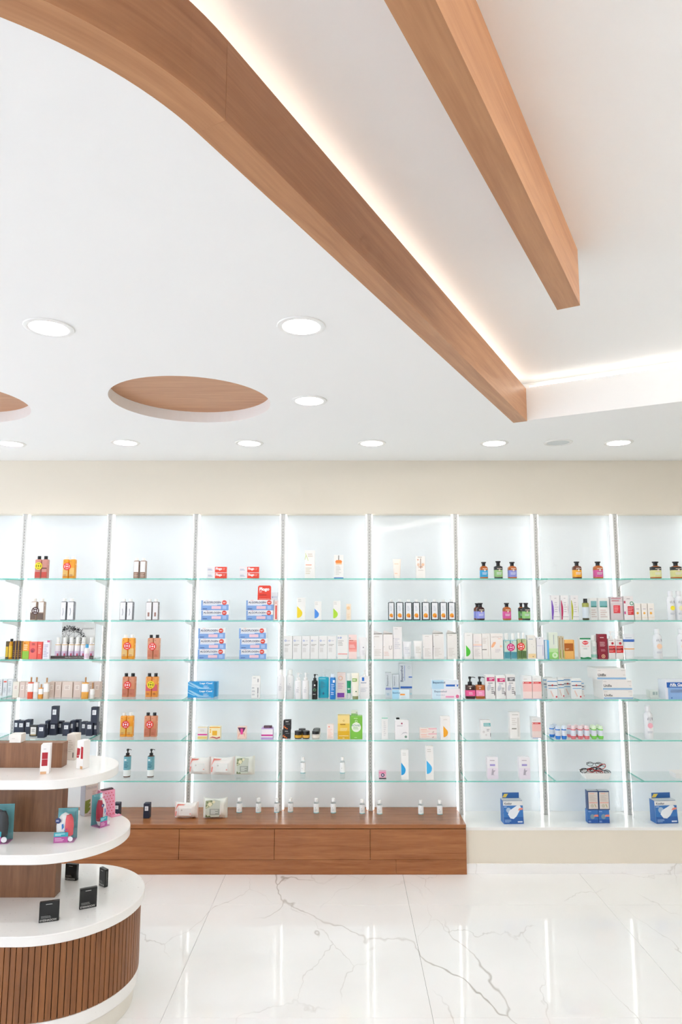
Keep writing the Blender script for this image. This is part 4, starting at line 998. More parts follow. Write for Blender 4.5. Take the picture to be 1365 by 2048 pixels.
jar('E', 5, 597, 611.5, 1458.5, 1473, '#3a3630', '#3a3a3a', '#dba62c', 'black-lidded gold jar behind the front two', Y=YSF + .09)
jar('E', 5, 624, 639.4, 1463, 1478.3, '#cfcac2', '#171717', '#ece4da', 'front black-lidded jar with pale label', Y=YSF + .03)
jar('E', 5, 625.6, 640.4, 1460, 1475, '#cfcac2', '#1f1f1f', '#ece4da', 'middle black-lidded jar with pale label', Y=YSF + .088)
jar('E', 5, 627, 641, 1458, 1472, '#cfcac2', '#2a2a2a', '#ece4da', 'rear black-lidded jar with pale label', Y=YSF + .146)
carton('E', 5, 654.5, 668, 1449, 1478.5, '#f7e9e2', 'pale pink carton with small coral drop', [('c', .3, .84, .1, '#ee8a74'), ('l', .15, .1, .85, .7, 6, '#f2cdbf')])
ye = carton('E', 5, 676, 700, 1431, 1478.5, '#eec84a', 'tall golden yellow box', [('r', 0, 0, 1, .34, '#e0b012'), ('r', 0, .66, 1, 1, '#f2d98e'), ('l', .2, .57, .82, .67, 1, '#a87c1c'), ('o', .5, .78, .07, '#b98a1c'), ('l', .2, .34, .85, .48, 3, '#f6e6b0'), ('r', .1, .13, .9, .15, '#fbf0c8'), ('l', .4, .03, .6, .07, 1, '#fff4d0')], d=.05, top='#f0d890')
gr = carton('E', 5, 700.6, 725.4, 1432.5, 1478.5, '#7cc242', 'tall lime green box with white oval', [('c', .5, .52, .38, '#eef6e4'), ('t', 'ACNAID', .48, .6, .72, .08, '#5d8f8a', .01), ('o', .5, .78, .1, '#dff0c8'), ('l', .3, .88, .75, .93, 1, '#e4f4d0'), ('l', .25, .42, .7, .54, 2, '#a8cf92'), ('l', .35, .05, .65, .09, 1, '#e4f4d0')], d=.05, top='#a9d67c')
carton('E', 5, 703, 716, 1421.5, 1431.8, '#dfe8d8', 'small pale box lying on the lime green box', [('r', 0, .0, 1, .45, '#8fc474'), ('r', .7, .3, .95, .8, '#b9c4b4')], on=(gr[0] + .015, gr[1]), d=.03)
# fourth bay from right
tube('F', 1, 786.5, 803, 1118, 1156.7, '#f9ece2', '#f6efe8', 'pale peach cream tube', [('l', .1, .7, .9, .8, 1, '#f4d6c2'), ('l', .15, .22, .85, .3, 1, '#f0c4a8')], capfrac=.14)
carton('F', 1, 833, 851, 1112.5, 1156.7, '#f6f2ee', 'white carton with rust floral drawing', [('c', .25, .62, .16, '#f0d2bc'), ('c', .74, .62, .16, '#f0c8a8'), ('r', .46, .44, .54, .9, '#b59a8c'), ('c', .2, .84, .09, '#e8b9a0'), ('r', .2, .36, .8, .38, '#cfc6be'), ('l', .2, .93, .8, .98, 1, '#b0a69c'), ('l', .25, .48, .8, .56, 2, '#d99a72')])
for k, (a, b) in enumerate(((777, 790), (793, 808), (810.5, 825.5), (826.3, 841.4), (844.5, 860.6), (862.5, 878.5), (880, 895.5), (897, 912.3))):
    vessel('F', 2, a, b, 1199, 1204, 1241, 'flat', '#2b3a40', '#eeeeec', '', [(.0, .02, '#2b3a40')], [('r', .12, .05, .84, .95, '#eceef2'), ('c', .46, .26, .27, '#ee9f2c'), ('c', .58, .2, .14, '#d8702a'), ('l', .3, .5, .7, .8, 4, '#c8cdd6')], grp='row of eight dark bottles with orange fruit labels', full='dark bottle with orange fruit label, %s from left of eight, second shelf' % ORD[k])
U = '#efecea'
carton('F', 3, 747.5, 766, 1269, 1319, U, 'white carton with open flap at the left end', [('l', .1, .12, .85, .4, 5, '#d4ceca'), ('c', .1, .5, .03, '#6b6460'), ('l', .1, .88, .8, .94, 1, '#c4bcb6')], d=.045, open_=True)
carton('F', 3, 767, 786.6, 1269, 1319, '#f1ece9', 'white open-flap carton with large grey letter U', [('t', 'U', .74, .46, .3, .17, '#b9b2b0', .03), ('l', .1, .12, .6, .3, 3, '#e6c8c0'), ('c', .08, .5, .03, '#a06058')], d=.045, open_=True)
carton('F', 3, 787.3, 804.5, 1254, 1319, '#efecec', 'tallest plain white carton', [('l', .15, .92, .8, .96, 1, '#c9c4c4'), ('l', .15, .3, .8, .65, 6, '#d6d4dc'), ('c', .05, .64, .03, '#6b6460')], d=.045)
tube('F', 3, 806, 824, 1283.4, 1319, '#f0f1f4', '#f2f2f2', 'short white cream tube, left of two', [('l', .15, .3, .85, .7, 4, '#d4d6de')])
tube('F', 3, 828, 846, 1282, 1319, '#f1f0ee', '#f2f2f0', 'short white cream tube, right of two', [('l', .15, .3, .85, .7, 4, '#d8d4ce')])
carton('F', 3, 846.9, 865.8, 1270, 1319, '#efebe9', 'plain white carton right of the short tubes', [('c', .05, .5, .03, '#6b6460'), ('l', .15, .1, .8, .45, 6, '#dcd4d0'), ('l', .2, .92, .8, .97, 1, '#d0c8c4')], d=.045)
carton('F', 3, 867, 888.5, 1268, 1319, '#edeae7', 'white carton with open flap, third from right', [('c', .05, .5, .03, '#3b3634'), ('l', .1, .1, .8, .45, 6, '#d6d0cc'), ('l', .15, .92, .8, .97, 1, '#c8c0bc')], d=.045, open_=True)
carton('F', 3, 895.5, 915, 1268, 1319, '#edeae6', 'white carton with open flap at the right end', [('l', .1, .1, .8, .45, 6, '#d6d0cc'), ('l', .15, .92, .8, .97, 1, '#c8c0bc')], d=.045, open_=True)
GB = '#cdd5da'
carton('F', 4, 771.5, 783.2, 1345, 1398, GB, 'narrow grey carton with vertical lettering, far left', [('v', 'Bepanthol', .4, .68, .42, .38, '#4a6270', .0), ('r', 0, .32, 1, .4, '#7d86c0'), ('l', .2, .1, .8, .2, 2, '#8fb0c4')], d=.035, Y=YSF + .07)
carton('F', 4, 785.8, 798.6, 1349, 1398, GB, 'narrow grey carton with vertical lettering, second from left', [('v', 'Bepanthol', .3, .72, .38, .24, '#5a7280', .0), ('r', 0, .38, 1, .44, '#6f9ad0')], d=.035, Y=YSF + .07)
carton('F', 4, 799.4, 825, 1327, 1398.5, GB, 'large grey carton with vertical blue lettering', [('v', 'Bepanthol', .22, .7, .46, .26, '#2d3f6c', .01), ('r', .4, .5, .43, .94, '#3d6cc4'), ('r', .08, .28, .98, .335, '#2f66bc'), ('r', .72, .59, 1, .62, '#2f66bc'), ('o', .76, .88, .11, '#b4c2ca'), ('c', .88, .12, .08, '#b0d6e0')], d=.05, Y=YSF + .07)
carton('F', 4, 785, 819.5, 1380, 1399, '#dfeef6', 'small low blue and white box lying in front', [('r', 0, 0, .4, 1, '#a8d8f0'), ('t', 'Bepanthol', .24, .66, .42, .24, '#3c6c94', .01), ('r', .46, .42, .74, .58, '#f09a3c'), ('l', .5, .1, .9, .3, 2, '#c9d8e0')], d=.03, Y=YSF + .02)
bq = carton('F', 4, 865, 921, 1378.2, 1398.6, '#eee8ee', 'lower white and pink box of the right pair', [('r', 0, 0, .3, 1, '#cfe6f4'), ('t', 'Bepanthol', .3, .74, .44, .24, '#5a708c', .01), ('r', .48, .16, .78, .32, '#ec9ac0'), ('c', .9, .28, .06, '#e8709c'), ('t', 'Bepanthol', .3, .4, .3, .16, '#90a4bc', .0)], d=.045)
carton('F', 4, 864, 917.8, 1360.4, 1377.8, '#e6edf4', 'upper pale blue box of the right pair', [('r', 0, 0, .45, 1, '#b9dcf0'), ('t', 'Bepanthol', .27, .7, .46, .3, '#2f5a84', .015), ('r', .53, .28, .98, .5, '#2f6cc4'), ('c', .9, .39, .035, '#ffffff')], d=.045, on=bq)
carton('F', 5, 764, 776.3, 1435.6, 1479, '#efefee', 'slim white carton with mint top edge', [('r', 0, .96, 1, 1, '#7fcab4'), ('l', .3, .15, .7, .85, 8, '#d8d8da')])
carton('F', 5, 790.7, 818, 1441, 1479, '#f0eef0', 'broad white box with plum emblem', [('c', .5, .84, .06, '#a03a5e'), ('l', .15, .68, .85, .74, 1, '#b8b0b8'), ('p', [[(.4, .22), (.6, .36), (.8, .38), (.95, .3), (.8, .35), (.6, .33)]], '#a8a2ac'), ('c', .78, .14, .09, '#7f9c8c')], d=.04, Y=YSF + .02)
vessel('F', 5, 790.9, 802.4, 1436.5, 1440, 1477, 'mini', '#e9e9ea', '#1b1b1c', 'black-capped white bottle behind the broad white box', (), Y=YSF + .1)
PKL = [('l', .06, .62, .46, .86, 1, '#f0a08c'), ('r', .5, .86, 1, .98, '#e886a4'), ('l', .08, .2, .6, .5, 2, '#f4c8b4'), ('p', [[(.7, .1), (.78, .4), (.84, .45), (.8, .15)]], '#c8a8a0')]
pk = carton('F', 5, 840.5, 874.2, 1467.2, 1477, '#f6e6e0', 'lower pale pink box of a pair', PKL, d=.035)
carton('F', 5, 840.5, 874.2, 1457, 1466.8, '#f6e6e0', 'upper pale pink box of a pair', PKL, d=.035, on=pk)
carton('F', 5, 882, 901, 1433.4, 1480, '#f0eeec', 'white carton with orange half drop', [('h', .28, .12, .76, .6, '#f2a81f'), ('l', .3, .84, .9, .9, 1, '#d6d0ca')])
carton('F', 6, 758.5, 773, 1543, 1558, '#e8b4c8', 'tiny pink box with dark round mark', [('r', 0, .0, 1, .14, '#2b2b2e'), ('c', .52, .52, .24, '#2f3050'), ('c', .52, .52, .12, '#d8d4e4'), ('r', .0, .75, .9, .95, '#e88ab0')], d=.035)
carton('F', 6, 803, 817.8, 1500, 1560, '#efefed', 'tall white carton with blue half drop, left', [('h', 0, .16, .6, .58, '#17a0e0'), ('l', .2, .8, .8, .92, 2, '#d4d4d2')], d=.035)
carton('F', 6, 852.4, 867.6, 1493, 1560, '#efeeec', 'tall white carton with blue half drop, right', [('h', .1, .18, .8, .58, '#3fb2ea'), ('l', .2, .82, .85, .94, 2, '#d4d0cc')], d=.035)
# ------------------------------------------------------------------ goods: the right bays
AMB, DRK = '#b5622a', '#3c2220'
def apo(bay, sh, a, b, yc, yt, yb, body, lab, desc, mid=None, **k):
    bands = [(.12, .66, lab)]
    if mid: bands.append((.66, .92, mid))
    vessel(bay, sh, a, b, yc, yt, yb, 'apoth', body, BLK, desc, bands, [('l', .25, .72, .85, .82, 1, '#e8d8c8'), ('c', .55, .64, .11, '#e4d2c4'), ('l', .2, .3, .85, .5, 3, '#e6e6ee')], **k)
apo('G', 1, 962, 977.4, 1123.8, 1131.8, 1156.5, AMB, '#2fa3d6', 'amber bottle with sky blue label')
apo('G', 1, 990.8, 1007, 1122, 1131, 1156.5, '#4a4a42', '#9cc784', 'dark bottle with green label', '#2a2f33')
apo('G', 1, 1018.6, 1035.4, 1123.8, 1131.8, 1156.5, AMB, '#8a8fd4', 'amber bottle with lilac label')
apo('G', 2, 949.6, 962.5, 1206.5, 1214, 1240, '#7a3c26', '#8d93dc', 'lilac-labelled amber bottle standing behind another', Y=YSF + .11)
apo('G', 2, 955, 970.8, 1206, 1214, 1240.6, DRK, '#949ae6', 'dark bottle with lilac label in front')
apo('G', 2, 1008, 1024, 1206, 1214, 1240.6, AMB, '#d9559c', 'amber bottle with pink label')
apo('G', 2, 1038.8, 1050, 1206, 1214, 1240, AMB, '#6aa05c', 'amber bottle half hidden behind the green-labelled one', '#241f1c', Y=YSF + .11)
apo('G', 2, 1047.2, 1062.3, 1206, 1214, 1240.6, '#3a3f38', '#93cc7c', 'dark bottle with green label in front', '#2a3034')
carton('G', 3, 930, 946.3, 1266, 1319, '#efefed', 'white carton with green half drop', [('h', .16, .1, .7, .53, '#4fc53a'), ('l', .3, .88, .9, .94, 1, '#d4d4d2')], d=.04)
carton('G', 3, 947.3, 964.3, 1268, 1319, '#f2ece9', 'white and blush carton with lilac line', [('r', .0, .5, 1, .52, '#c8c0de'), ('r', 0, .52, 1, .6, '#f6dacc'), ('t', 'EVE', .45, .68, .42, .05, '#c8b8b0', .0), ('l', .15, .1, .8, .4, 6, '#dcd4d4')], d=.04)
carton('G', 3, 965, 981.4, 1267.5, 1319, '#f1ede9', 'white carton with small dark word', [('r', .0, .355, .55, .385, '#7f7a74'), ('l', .1, .6, .6, .85, 4, '#dcd4cc'), ('r', .72, .1, .76, .9, '#e0d4cc')], d=.04)
carton('G', 3, 982, 1007, 1267.5, 1319, '#f2ece8', 'wide white carton with peach leaves', [('t', 'LACTACYD', .52, .87, .84, .055, '#b9aca8', .0), ('l', .6, .78, .85, .82, 1, '#f0b49c'), ('p', [[(.04, .5), (.08, .44), (.25, .48), (.42, .62), (.4, .68), (.22, .66)]], '#f6b98e'), ('c', .82, .5, .09, '#f8d2b4'), ('l', .35, .25, .9, .4, 3, '#d4ccd0')], d=.045)
pack('G', 3, [(1008.5, 1021.8), (1022.2, 1035.2)], 1267, 1280, 1317, '#8fc4cc', '#f3f3f1', 'two teal bottles with magenta 1+1 sticker', (.38, .95, '#c8dccf'), (1022.3, 1294.6, '#d81a7c', '#ffffff'), lower=(.36, '#4d98a8'), dec=[('o', .3, .9, .09, '#3a5560')])
pack('G', 3, [(1036, 1044.5), (1045, 1054)], 1266, 1278, 1317, '#9db684', '#f3f3f1', 'two green bottles with red 1+1 sticker', (.42, .95, '#c6cc9c'), (1042.5, 1293, RED, '#ffffff'), lower=(.4, '#54703e'), dec=[('o', .5, .9, .12, '#3a4a30')])
carton('G', 3, 1056.3, 1073, 1271, 1319, '#f0ece6', 'white carton with sand-coloured foot', [('r', .05, .04, .95, .22, '#f0d3a0'), ('l', .1, .8, .8, .88, 1, '#b4c0c8'), ('c', .5, .62, .03, '#9a9690'), ('c', .7, .52, .03, '#9a9690'), ('c', .6, .1, .05, '#59586a')], d=.04)
carton('G', 3, 1074.5, 1089, 1275, 1319, '#ecebf0', 'white carton with vertical violet words at the right', [('r', .79, .15, .85, .66, '#9a90c0'), ('c', .4, .95, .05, '#3c3c48'), ('r', .05, .6, .7, .62, '#c4c0dc')], d=.04)
carton('G', 3, 1090.5, 1099.5, 1281, 1319, '#5fb3e6', 'narrow sky blue box at the right upright', [('r', .0, 0, .5, 1, '#cfe0ea')], d=.05)
for k, (a, b, c, s_) in enumerate(((932.5, 951.5, DRK, '#e85a94'), (952.5, 970.6, AMB, '#ef93ba'))):
    vessel('G', 4, a, b, 1353.6, 1370, 1398, 'sqpump', c, BLK, ['dark brown pump bottle with pink label, left', 'amber pump bottle with pink label, right'][k], [(.2, .62, s_)], [('l', .3, .3, .8, .5, 2, '#f8d4e4'), ('c', .45, .76, .09, '#e0c8bc'), ('l', .3, .86, .75, .93, 1, '#e0c8bc')], d=.05)
def hair(a, b, yt, c, ds): carton('G', 4, a, b, yt, 1398, '#eceae9', ds, [('r', .16, .74, .95, .9, c), ('l', .4, .77, .92, .88, 2, '#ffffff'), ('p', [[(.16 + .2 * (1 + math.cos(q * .52)), .32 + .16 * (1 + .9 * math.sin(q * .52 + .4)) - .0) for q in range(12)]], '#c8ccd4'), ('l', .6, .2, .95, .5, 4, '#8c8c90'), ('l', .3, .62, .95, .7, 1, '#a0a0a4'), ('r', .88, .15, .96, .3, '#6e6468')], d=.045)
hair(971.5, 991, 1350, '#cf2a72', 'white carton with magenta label, left of two')
hair(992.6, 1012, 1352, '#cf2a72', 'white carton with magenta label, right of two')
hair(1013, 1031.6, 1350, '#77767a', 'white carton with grey label')
RB = [('r', 0, .0, 1, .68, '#f4c4c0'), ('r', 0, .0, 1, .34, '#f2dcd8'), ('r', .0, .68, .95, .76, '#d93a3c'), ('c', .08, .72, .06, '#f6e6e4'), ('l', .25, .7, .7, .74, 1, '#f6d0cc'), ('r', .02, .0, .98, .03, '#9fb0d4'), ('l', .1, .85, .6, .9, 1, '#d4ccc8')]
carton('G', 4, 1046.5, 1065, 1352.5, 1399, '#eef0ef', 'white and pink carton with red bar, left of two', RB, d=.06)
carton('G', 4, 1065.8, 1084, 1352.5, 1399, '#eef0ef', 'white and pink carton with red bar, right of two', RB, d=.06)
carton('G', 5, 962, 982, 1441, 1478, '#efeeee', 'white carton with teal label and small hand drawings', [('r', .3, .68, 1, .86, '#63b0b4'), ('l', .35, .7, .95, .84, 2, '#cfe6e6'), ('c', .3, .38, .12, '#d8d4d4'), ('c', .55, .22, .1, '#dcd8d8'), ('r', .95, .12, 1, .32, '#6c6a70'), ('l', .6, .4, .95, .55, 2, '#9a9a9e')])
carton('G', 5, 1020.5, 1041, 1425, 1477.5, '#f0eeec', 'tall white carton with small dark word', [('l', .25, .88, .85, .94, 1, '#c4c0bc'), ('r', .18, .36, .64, .4, '#8a8680'), ('r', .72, .08, .9, .8, '#dad8d4'), ('l', .2, .5, .7, .8, 4, '#dcd8d4')])
carton('G', 5, 1065, 1083, 1435, 1476.6, '#efeeee', 'white and pink carton with red bar beside the upright', RB, d=.05)
for k, (a, b) in enumerate(((975.5, 997, ), (1039.5, 1061))):
    carton('G', 6, a, b, 1515, 1558, '#efecf0', ['left', 'right'][k] + ' white carton with lilac bar and kneeling figure drawing', [('r', 0, 0, 1, .5, '#ebe2ee'), ('r', .24, .6, .72, .69, '#a79cd4'), ('l', .25, .82, .7, .9, 1, '#b8a8b8'), ('p', [[(.35, .18), (.42, .42), (.5, .5), (.55, .4), (.75, .4), (.6, .32), (.55, .2), (.7, .18)]], '#aaa2b0')], d=.045)
KB = [('r', 0, 0, 1, .80, '#3a79bf'), ('r', 0, 0, 1, .3, '#2c62ac'), ('t', 'Kosilor', .26, .89, .38, .1, '#4c5670', .02), ('c', .26, .6, .12, '#a9c0da'), ('p', [[(.22, .42), (.34, .24), (.5, .22), (.66, .34), (.82, .58), (.9, .72), (.84, .8), (.7, .8), (.48, .68), (.3, .58)]], '#e9edf2'), ('p', [[(.74, .58), (.98, .62), (.98, .7), (.8, .68)]], '#f0907c'), ('l', .05, .06, .4, .2, 3, '#9cc0e4'), ('r', .7, .06, .94, .12, '#dbe6f2'), ('l', .04, .72, .22, .77, 1, '#d4e4f4')]
def kosi(bay, x0, x1, yt, yb, desc, rz):
    d = .07
    x, yf, z, w, h = spot(bay, 7, x0, x1, yt, yb, d)
    t = thing('carton', desc + ' ' + where(bay, 7), 'box', (x, yf + d / 2, z), rz)
    bm = bmesh.new()                                                  # gable-like front that leans back
    prof = [(-d / 2, 0), (d / 2, 0), (d / 2, h * .80), (-d / 2 + .012, h * .78)]
    A = [bm.verts.new((-w / 2, a, b)) for a, b in prof]; B_ = [bm.verts.new((w / 2, a, b)) for a, b in prof]
    bm.faces.new(A); bm.faces.new(B_[::-1])
    for i in range(4): bm.faces.new((A[i], B_[i], B_[(i + 1) % 4], A[(i + 1) % 4]))
    bmesh.ops.recalc_face_normals(bm, faces=bm.faces[:])
    part('body', mesh_from(bm, 'body'), mat('#3a74b8'), t)
    fc = thing('front_face', None, None, (0, 0, 0)); fc.parent = t
    fc.location = (0, -d / 2, 0); fc.rotation_euler = (-math.atan2(.012, h * .78), 0, 0)
    part('front_panel', box_mesh(-w / 2, w / 2, -.0012, -.0002, 0.0005, h * .79, 0, 'front_panel'), mat('#e9e9e8'), fc)
    deco(fc, KB, w, h * .79, -.0012)
    part('hang_tab', box_mesh(-w * .40, w * .46, d / 2 - .004, d / 2 - .002, h * .80, h, 0, 'hang_tab'), mat('#2f66ac'), t)
    part('top_panel', box_mesh(-w / 2, w / 2, -d / 2 + .013, d / 2 - .005, h * .80, h * .804, 0, 'top_panel'), mat('#d9dde2'), t)
    part('yellow_corner', poly_mesh([[(-w * .4, h * .83), (-w * .22, h * .83), (-w * .1, h * .96), (-w * .3, h * .96)]], 'yellow_corner'), mat('#e8cf5a'), t, (0, d / 2 - .0045, 0))
kosi('G', 1007, 1047, 1591, 1648, 'blue box with white shape and leaning front', .06)
kosi('I', 1310, 1356, 1591, 1647, 'blue box with white shape and leaning front', .10)
# second bay from right
apo('H', 1, 1148.8, 1165.8, 1123, 1131, 1156.4, '#6b3c2c', '#f0aa2c', 'dark amber bottle with yellow label')
apo('H', 1, 1191, 1208.8, 1123, 1131, 1156.4, AMB, '#d65a9c', 'amber bottle with pink label')
for a, b, c, nm in ((1103.5, 1119.8, '#7a50b8', 'purple'), (1122.7, 1137.4, '#b8235a', 'crimson'), (1143, 1157.8, '#b4b83a', 'lime')):
    carton('H', 2, a, b, 1191, 1239.8, '#efedee', 'white carton with %s curved stripe' % nm, [('p', [[(.02, .02), (.18, .02), (.3, .35), (.28, .55), (.12, .8), (.04, .8)]], c), ('p', [[(.98, .2), (.93, .45), (.98, .7)]], c), ('l', .4, .3, .85, .75, 5, '#cfcbd0'), ('r', .1, .13, 1, .145, '#a8a4a8'), ('l', .4, .85, .7, .92, 1, '#c4c0c4')], d=.035)
vessel('H', 2, 1167.8, 1180.6, 1197.4, 1205, 1241, 'mini', '#4a4632', BLK, 'dark oil bottle with pale blue label', [(.12, .74, '#d2dde6'), (.74, .96, '#a8ac5a')], (), Y=YSF + .02)
TL = [('r', .12, .58, .82, .86, '#7fb8bc'), ('r', .15, .58, .8, .64, '#3d8a80'), ('l', .15, .1, .8, .5, 4, '#d8c8c4')]
carton('H', 2, 1181, 1197.2, 1196, 1240.8, '#edecea', 'white carton with teal panel behind the dark oil bottle', TL, d=.045, Y=YSF + .07)
carton('H', 2, 1198, 1219.5, 1196, 1240.8, '#edecea', 'wider white carton with teal panel', TL, d=.045)
carton('H', 2, 1222.6, 1246.5, 1194, 1240.8, '#d6cdd0', 'grey-mauve carton with red square', [('r', .22, .3, .78, .64, '#e2414c'), ('l', .28, .34, .72, .6, 4, '#f0a0a4'), ('l', .06, .89, .97, .98, 1, '#d08a98'), ('l', .1, .8, .9, .87, 1, '#d0606c'), ('r', 0, .75, 1, .77, '#efe8ea')], d=.04)
carton('H', 2, 1249, 1268, 1192.5, 1240.8, '#eee9ea', 'white carton with red label and green ring', [('r', .38, .22, 1, .58, '#d4313a'), ('l', .42, .26, .95, .54, 4, '#f2b0b0'), ('o', .82, .7, .2, '#3f9c78'), ('r', .0, .7, .18, .8, '#c84a66'), ('l', .3, .86, .8, .92, 1, '#a8a0a4'), ('r', 0, .25, .16, .36, '#c84a8a')], d=.045)
carton('H', 3, 1098.7, 1117, 1265.5, 1320, '#e3ecdd', 'tall white-to-green carton with spiral', [('r', 0, 0, 1, .4, '#b9e0a0'), ('r', 0, 0, 1, .26, '#8fd070'), ('o', .62, .14, .3, '#dff4d0'), ('o', .62, .14, .16, '#dff4d0'), ('r', .5, .55, .58, .92, '#b4bec4')], d=.04)
for k, (a, b) in enumerate(((1118, 1123.4), (1124, 1129.4))):
    carton('H', 3, a, b, 1273, 1318.5, '#d8ccb0', ['left', 'right'][k] + ' slim gold-edged carton seen end on', [('r', .35, .05, .6, .95, '#8c6c3a'), ('r', .6, .0, .9, .4, '#b8c86a')], d=.05)
carton('H', 3, 1130, 1149.6, 1280, 1319, '#f0b868', 'light orange box with brown band', [('r', 0, .42, 1, .82, '#b0601c'), ('l', .12, .48, .5, .56, 2, '#f0d0a0'), ('r', .88, 0, 1, 1, '#e0a04c')], d=.045, side='#d89a50')
carton('H', 3, 1161.2, 1182.6, 1276, 1319.5, '#eceeec', 'white carton with green ends and red logo', [('r', 0, .93, 1, 1, '#1d8a58'), ('p', [[(0, 0), (1, 0), (1, .06), (.7, .1), (.3, .06), (0, .1)]], '#1d8a58'), ('p', [[(.18, .77), (.32, .7), (.48, .67), (.68, .7), (.82, .77), (.68, .84), (.5, .87), (.32, .84)]], '#d8323a'), ('t', 'Alpecin', .5, .77, .5, .07, '#ffffff', .02), ('t', 'Medicinal', .5, .61, .66, .05, '#e08a7c', .0), ('l', .3, .45, .75, .53, 2, '#b4bab8')], d=.045)
vessel('H', 3, 1183.6, 1197.3, 1271, 1282, 1318.5, 'tall', '#eef3f1', '#eef2f0', 'white bottle with mint lower part', [(.06, .24, '#9fd4c4')], [('l', .2, .4, .8, .7, 4, '#b4cfc8')], Y=YSF + .06)
carton('H', 3, 1198, 1215.6, 1268.5, 1319.3, '#8e2236', 'tall maroon carton with flame emblem', [('l', .2, .83, .8, .89, 1, '#f0dcdc'), ('l', .15, .5, .85, .7, 5, '#d8a8ae'), ('l', .25, .3, .8, .4, 2, '#c88890'), ('o', .5, .11, .22, '#e0b090'), ('p', [[(.5, .06), (.57, .11), (.5, .16), (.43, .11)]], '#e0b090')], d=.04)
for k, (a, b) in enumerate(((1217.6, 1231.6), (1232.6, 1247.4))):
    vessel('H', 3, a, b, 1262.5, 1277, 1319, 'sqpump', '#efebea', '#f2f0ee', ['left', 'right'][k] + ' white pump bottle with red label', (), [('r', .05, .3, .98, .64, '#d62b2e'), ('l', .1, .34, .9, .6, 4, '#f0a8a4'), ('r', .05, .44, .98, .5, '#8e1a1e'), ('c', .6, .76, .18, '#c43a44'), ('l', .1, .88, .9, .94, 1, '#b4acac')], d=.035)
tube('H', 3, 1249, 1273, 1268, 1319.5, '#eaedf2', '#ebedf0', 'white cream tube with blue and orange bands', [('l', .1, .82, .9, .86, 1, '#a8b4c8')], bands=[(.68, .78, '#3a6cc0'), (.38, .42, '#e8a660')])
BLI = [('r', 0, .84, 1, .88, '#2f8fcc'), ('r', .05, .64, 1, .68, '#2a3c64'), ('c', .5, .67, .09, '#c83a3a'), ('r', .1, .5, 1, .53, '#3fa0d8'), ('p', [[(.25, .4), (.35, .42), (.62, .12), (.5, .1)]], '#e8c8c0'), ('r', .8, .07, .96, .15, '#d03a4a')]
for k, (a, b, yt, yb, Y, ds) in enumerate(((1087.5, 1107, 1354.5, 1398, .10, 'leftmost bandage packet at the upright'), (1096, 1115.5, 1357, 1397, .02, 'bandage packet in front at left'), (1116.5, 1129, 1355.5, 1396, .06, 'bandage packet in mid row, partly covered'), (1127, 1146, 1354.5, 1398, .13, 'rear bandage packet in the right group'), (1144, 1163.8, 1357.5, 1399, .03, 'front bandage packet in the right group'), (1164.3, 1169, 1362, 1396, .08, 'rightmost bandage packet, only its edge showing'))):
    carton('H', 4, a, b, yt, yb, '#e8eaea', ds, BLI, d=.02, Y=YSF + Y, cat='packet', name='bandage_packet')
UN = [('r', 0, .06, 1, .22, '#8fb8dc'), ('t', 'Unifix', .17, .46, .28, .26, '#2c2f33', .015), ('l', .02, .82, .16, .9, 1, '#b8b4b0'), ('l', .84, .82, .98, .9, 1, '#b8b4b0'), ('l', .9, .4, .98, .5, 1, '#c8c4c0')]
SIDE = '#e3e9ee'
u1 = carton('H', 4, 1208.3, 1266.6, 1381, 1399.6, '#ece9e7', 'bottom long white box with pale blue stripe of three', UN, d=.18, Y=YSF + .006)
u2 = carton('H', 4, 1206.5, 1264.8, 1360.3, 1380.6, '#ece9e7', 'middle long white box with pale blue stripe of three', UN, d=.18, on=u1)
carton('H', 4, 1195, 1252.6, 1338, 1359.8, '#ece9e7', 'top long white box with pale blue stripe of three', UN, d=.18, on=u2)
def roll(xs, c, cap, nm, dys):
    for k, (xc, Yo) in enumerate(xs):
        vessel('H', 5, xc - 5.2, xc + 5.2, 1452 + dys[k], 1459 + dys[k], 1478, 'rollon', c, cap, '', [(.34, .9, '#dfe4ee')], Y=YSF + Yo, grp=nm + ' roll-on bottles', full='small %s roll-on bottle, %s' % (nm, ('%s from left of the front row' % ORD[k] if Yo < .05 else '%s from left of the row behind' % ORD[k - sum(1 for _, q in xs if q < .05)])))
roll(((1118, .02), (1130.3, .02), (1106, .08), (1112, .14)), '#2f80dc', '#d8e4f2', 'blue', (0, 0, -2, -4))
roll(((1149, .02), (1163, .02), (1176, .02), (1141.5, .08), (1155, .08), (1168.5, .08)), '#ea8088', '#f2dcdf', 'pink', (0, 0, 0, -2, -2, -2))
roll(((1190.5, .02), (1204, .02), (1187.5, .08), (1199, .08)), '#82d85c', '#dff2d4', 'green', (0, 0, -2, -2))
# tray of reading glasses
d = .11
x, yf, z, w, h = spot('H', 6, 1170, 1224, 1547, 1559, d)
tr = thing('tray', 'white open tray heaped with glasses, lowest shelf, second bay from right', 'tray', (x, yf + d / 2, z))
def tray_mesh(w, d, h):
    bm = bmesh.new(); lv = []
    for ww, dd, zz in ((w * .42, d * .40, 0), (w * .5, d * .5, h), (w * .5 - .002, d * .5 - .002, h), (w * .42 - .002, d * .40 - .002, .002)):
        lv.append([bm.verts.new((sx * ww, sy * dd, zz)) for sx, sy in ((-1, -1), (1, -1), (1, 1), (-1, 1))])
    for A, Bq in zip(lv, lv[1:]):
        for i in range(4): bm.faces.new((A[i], A[(i + 1) % 4], Bq[(i + 1) % 4], Bq[i]))
    bm.faces.new(lv[0][::-1]); bm.faces.new(lv[-1])
    bmesh.ops.recalc_face_normals(bm, faces=bm.faces[:])
    return mesh_from(bm, 'shell')
part('shell', tray_mesh(w, d, h), mat('#f0efee', .35), tr)
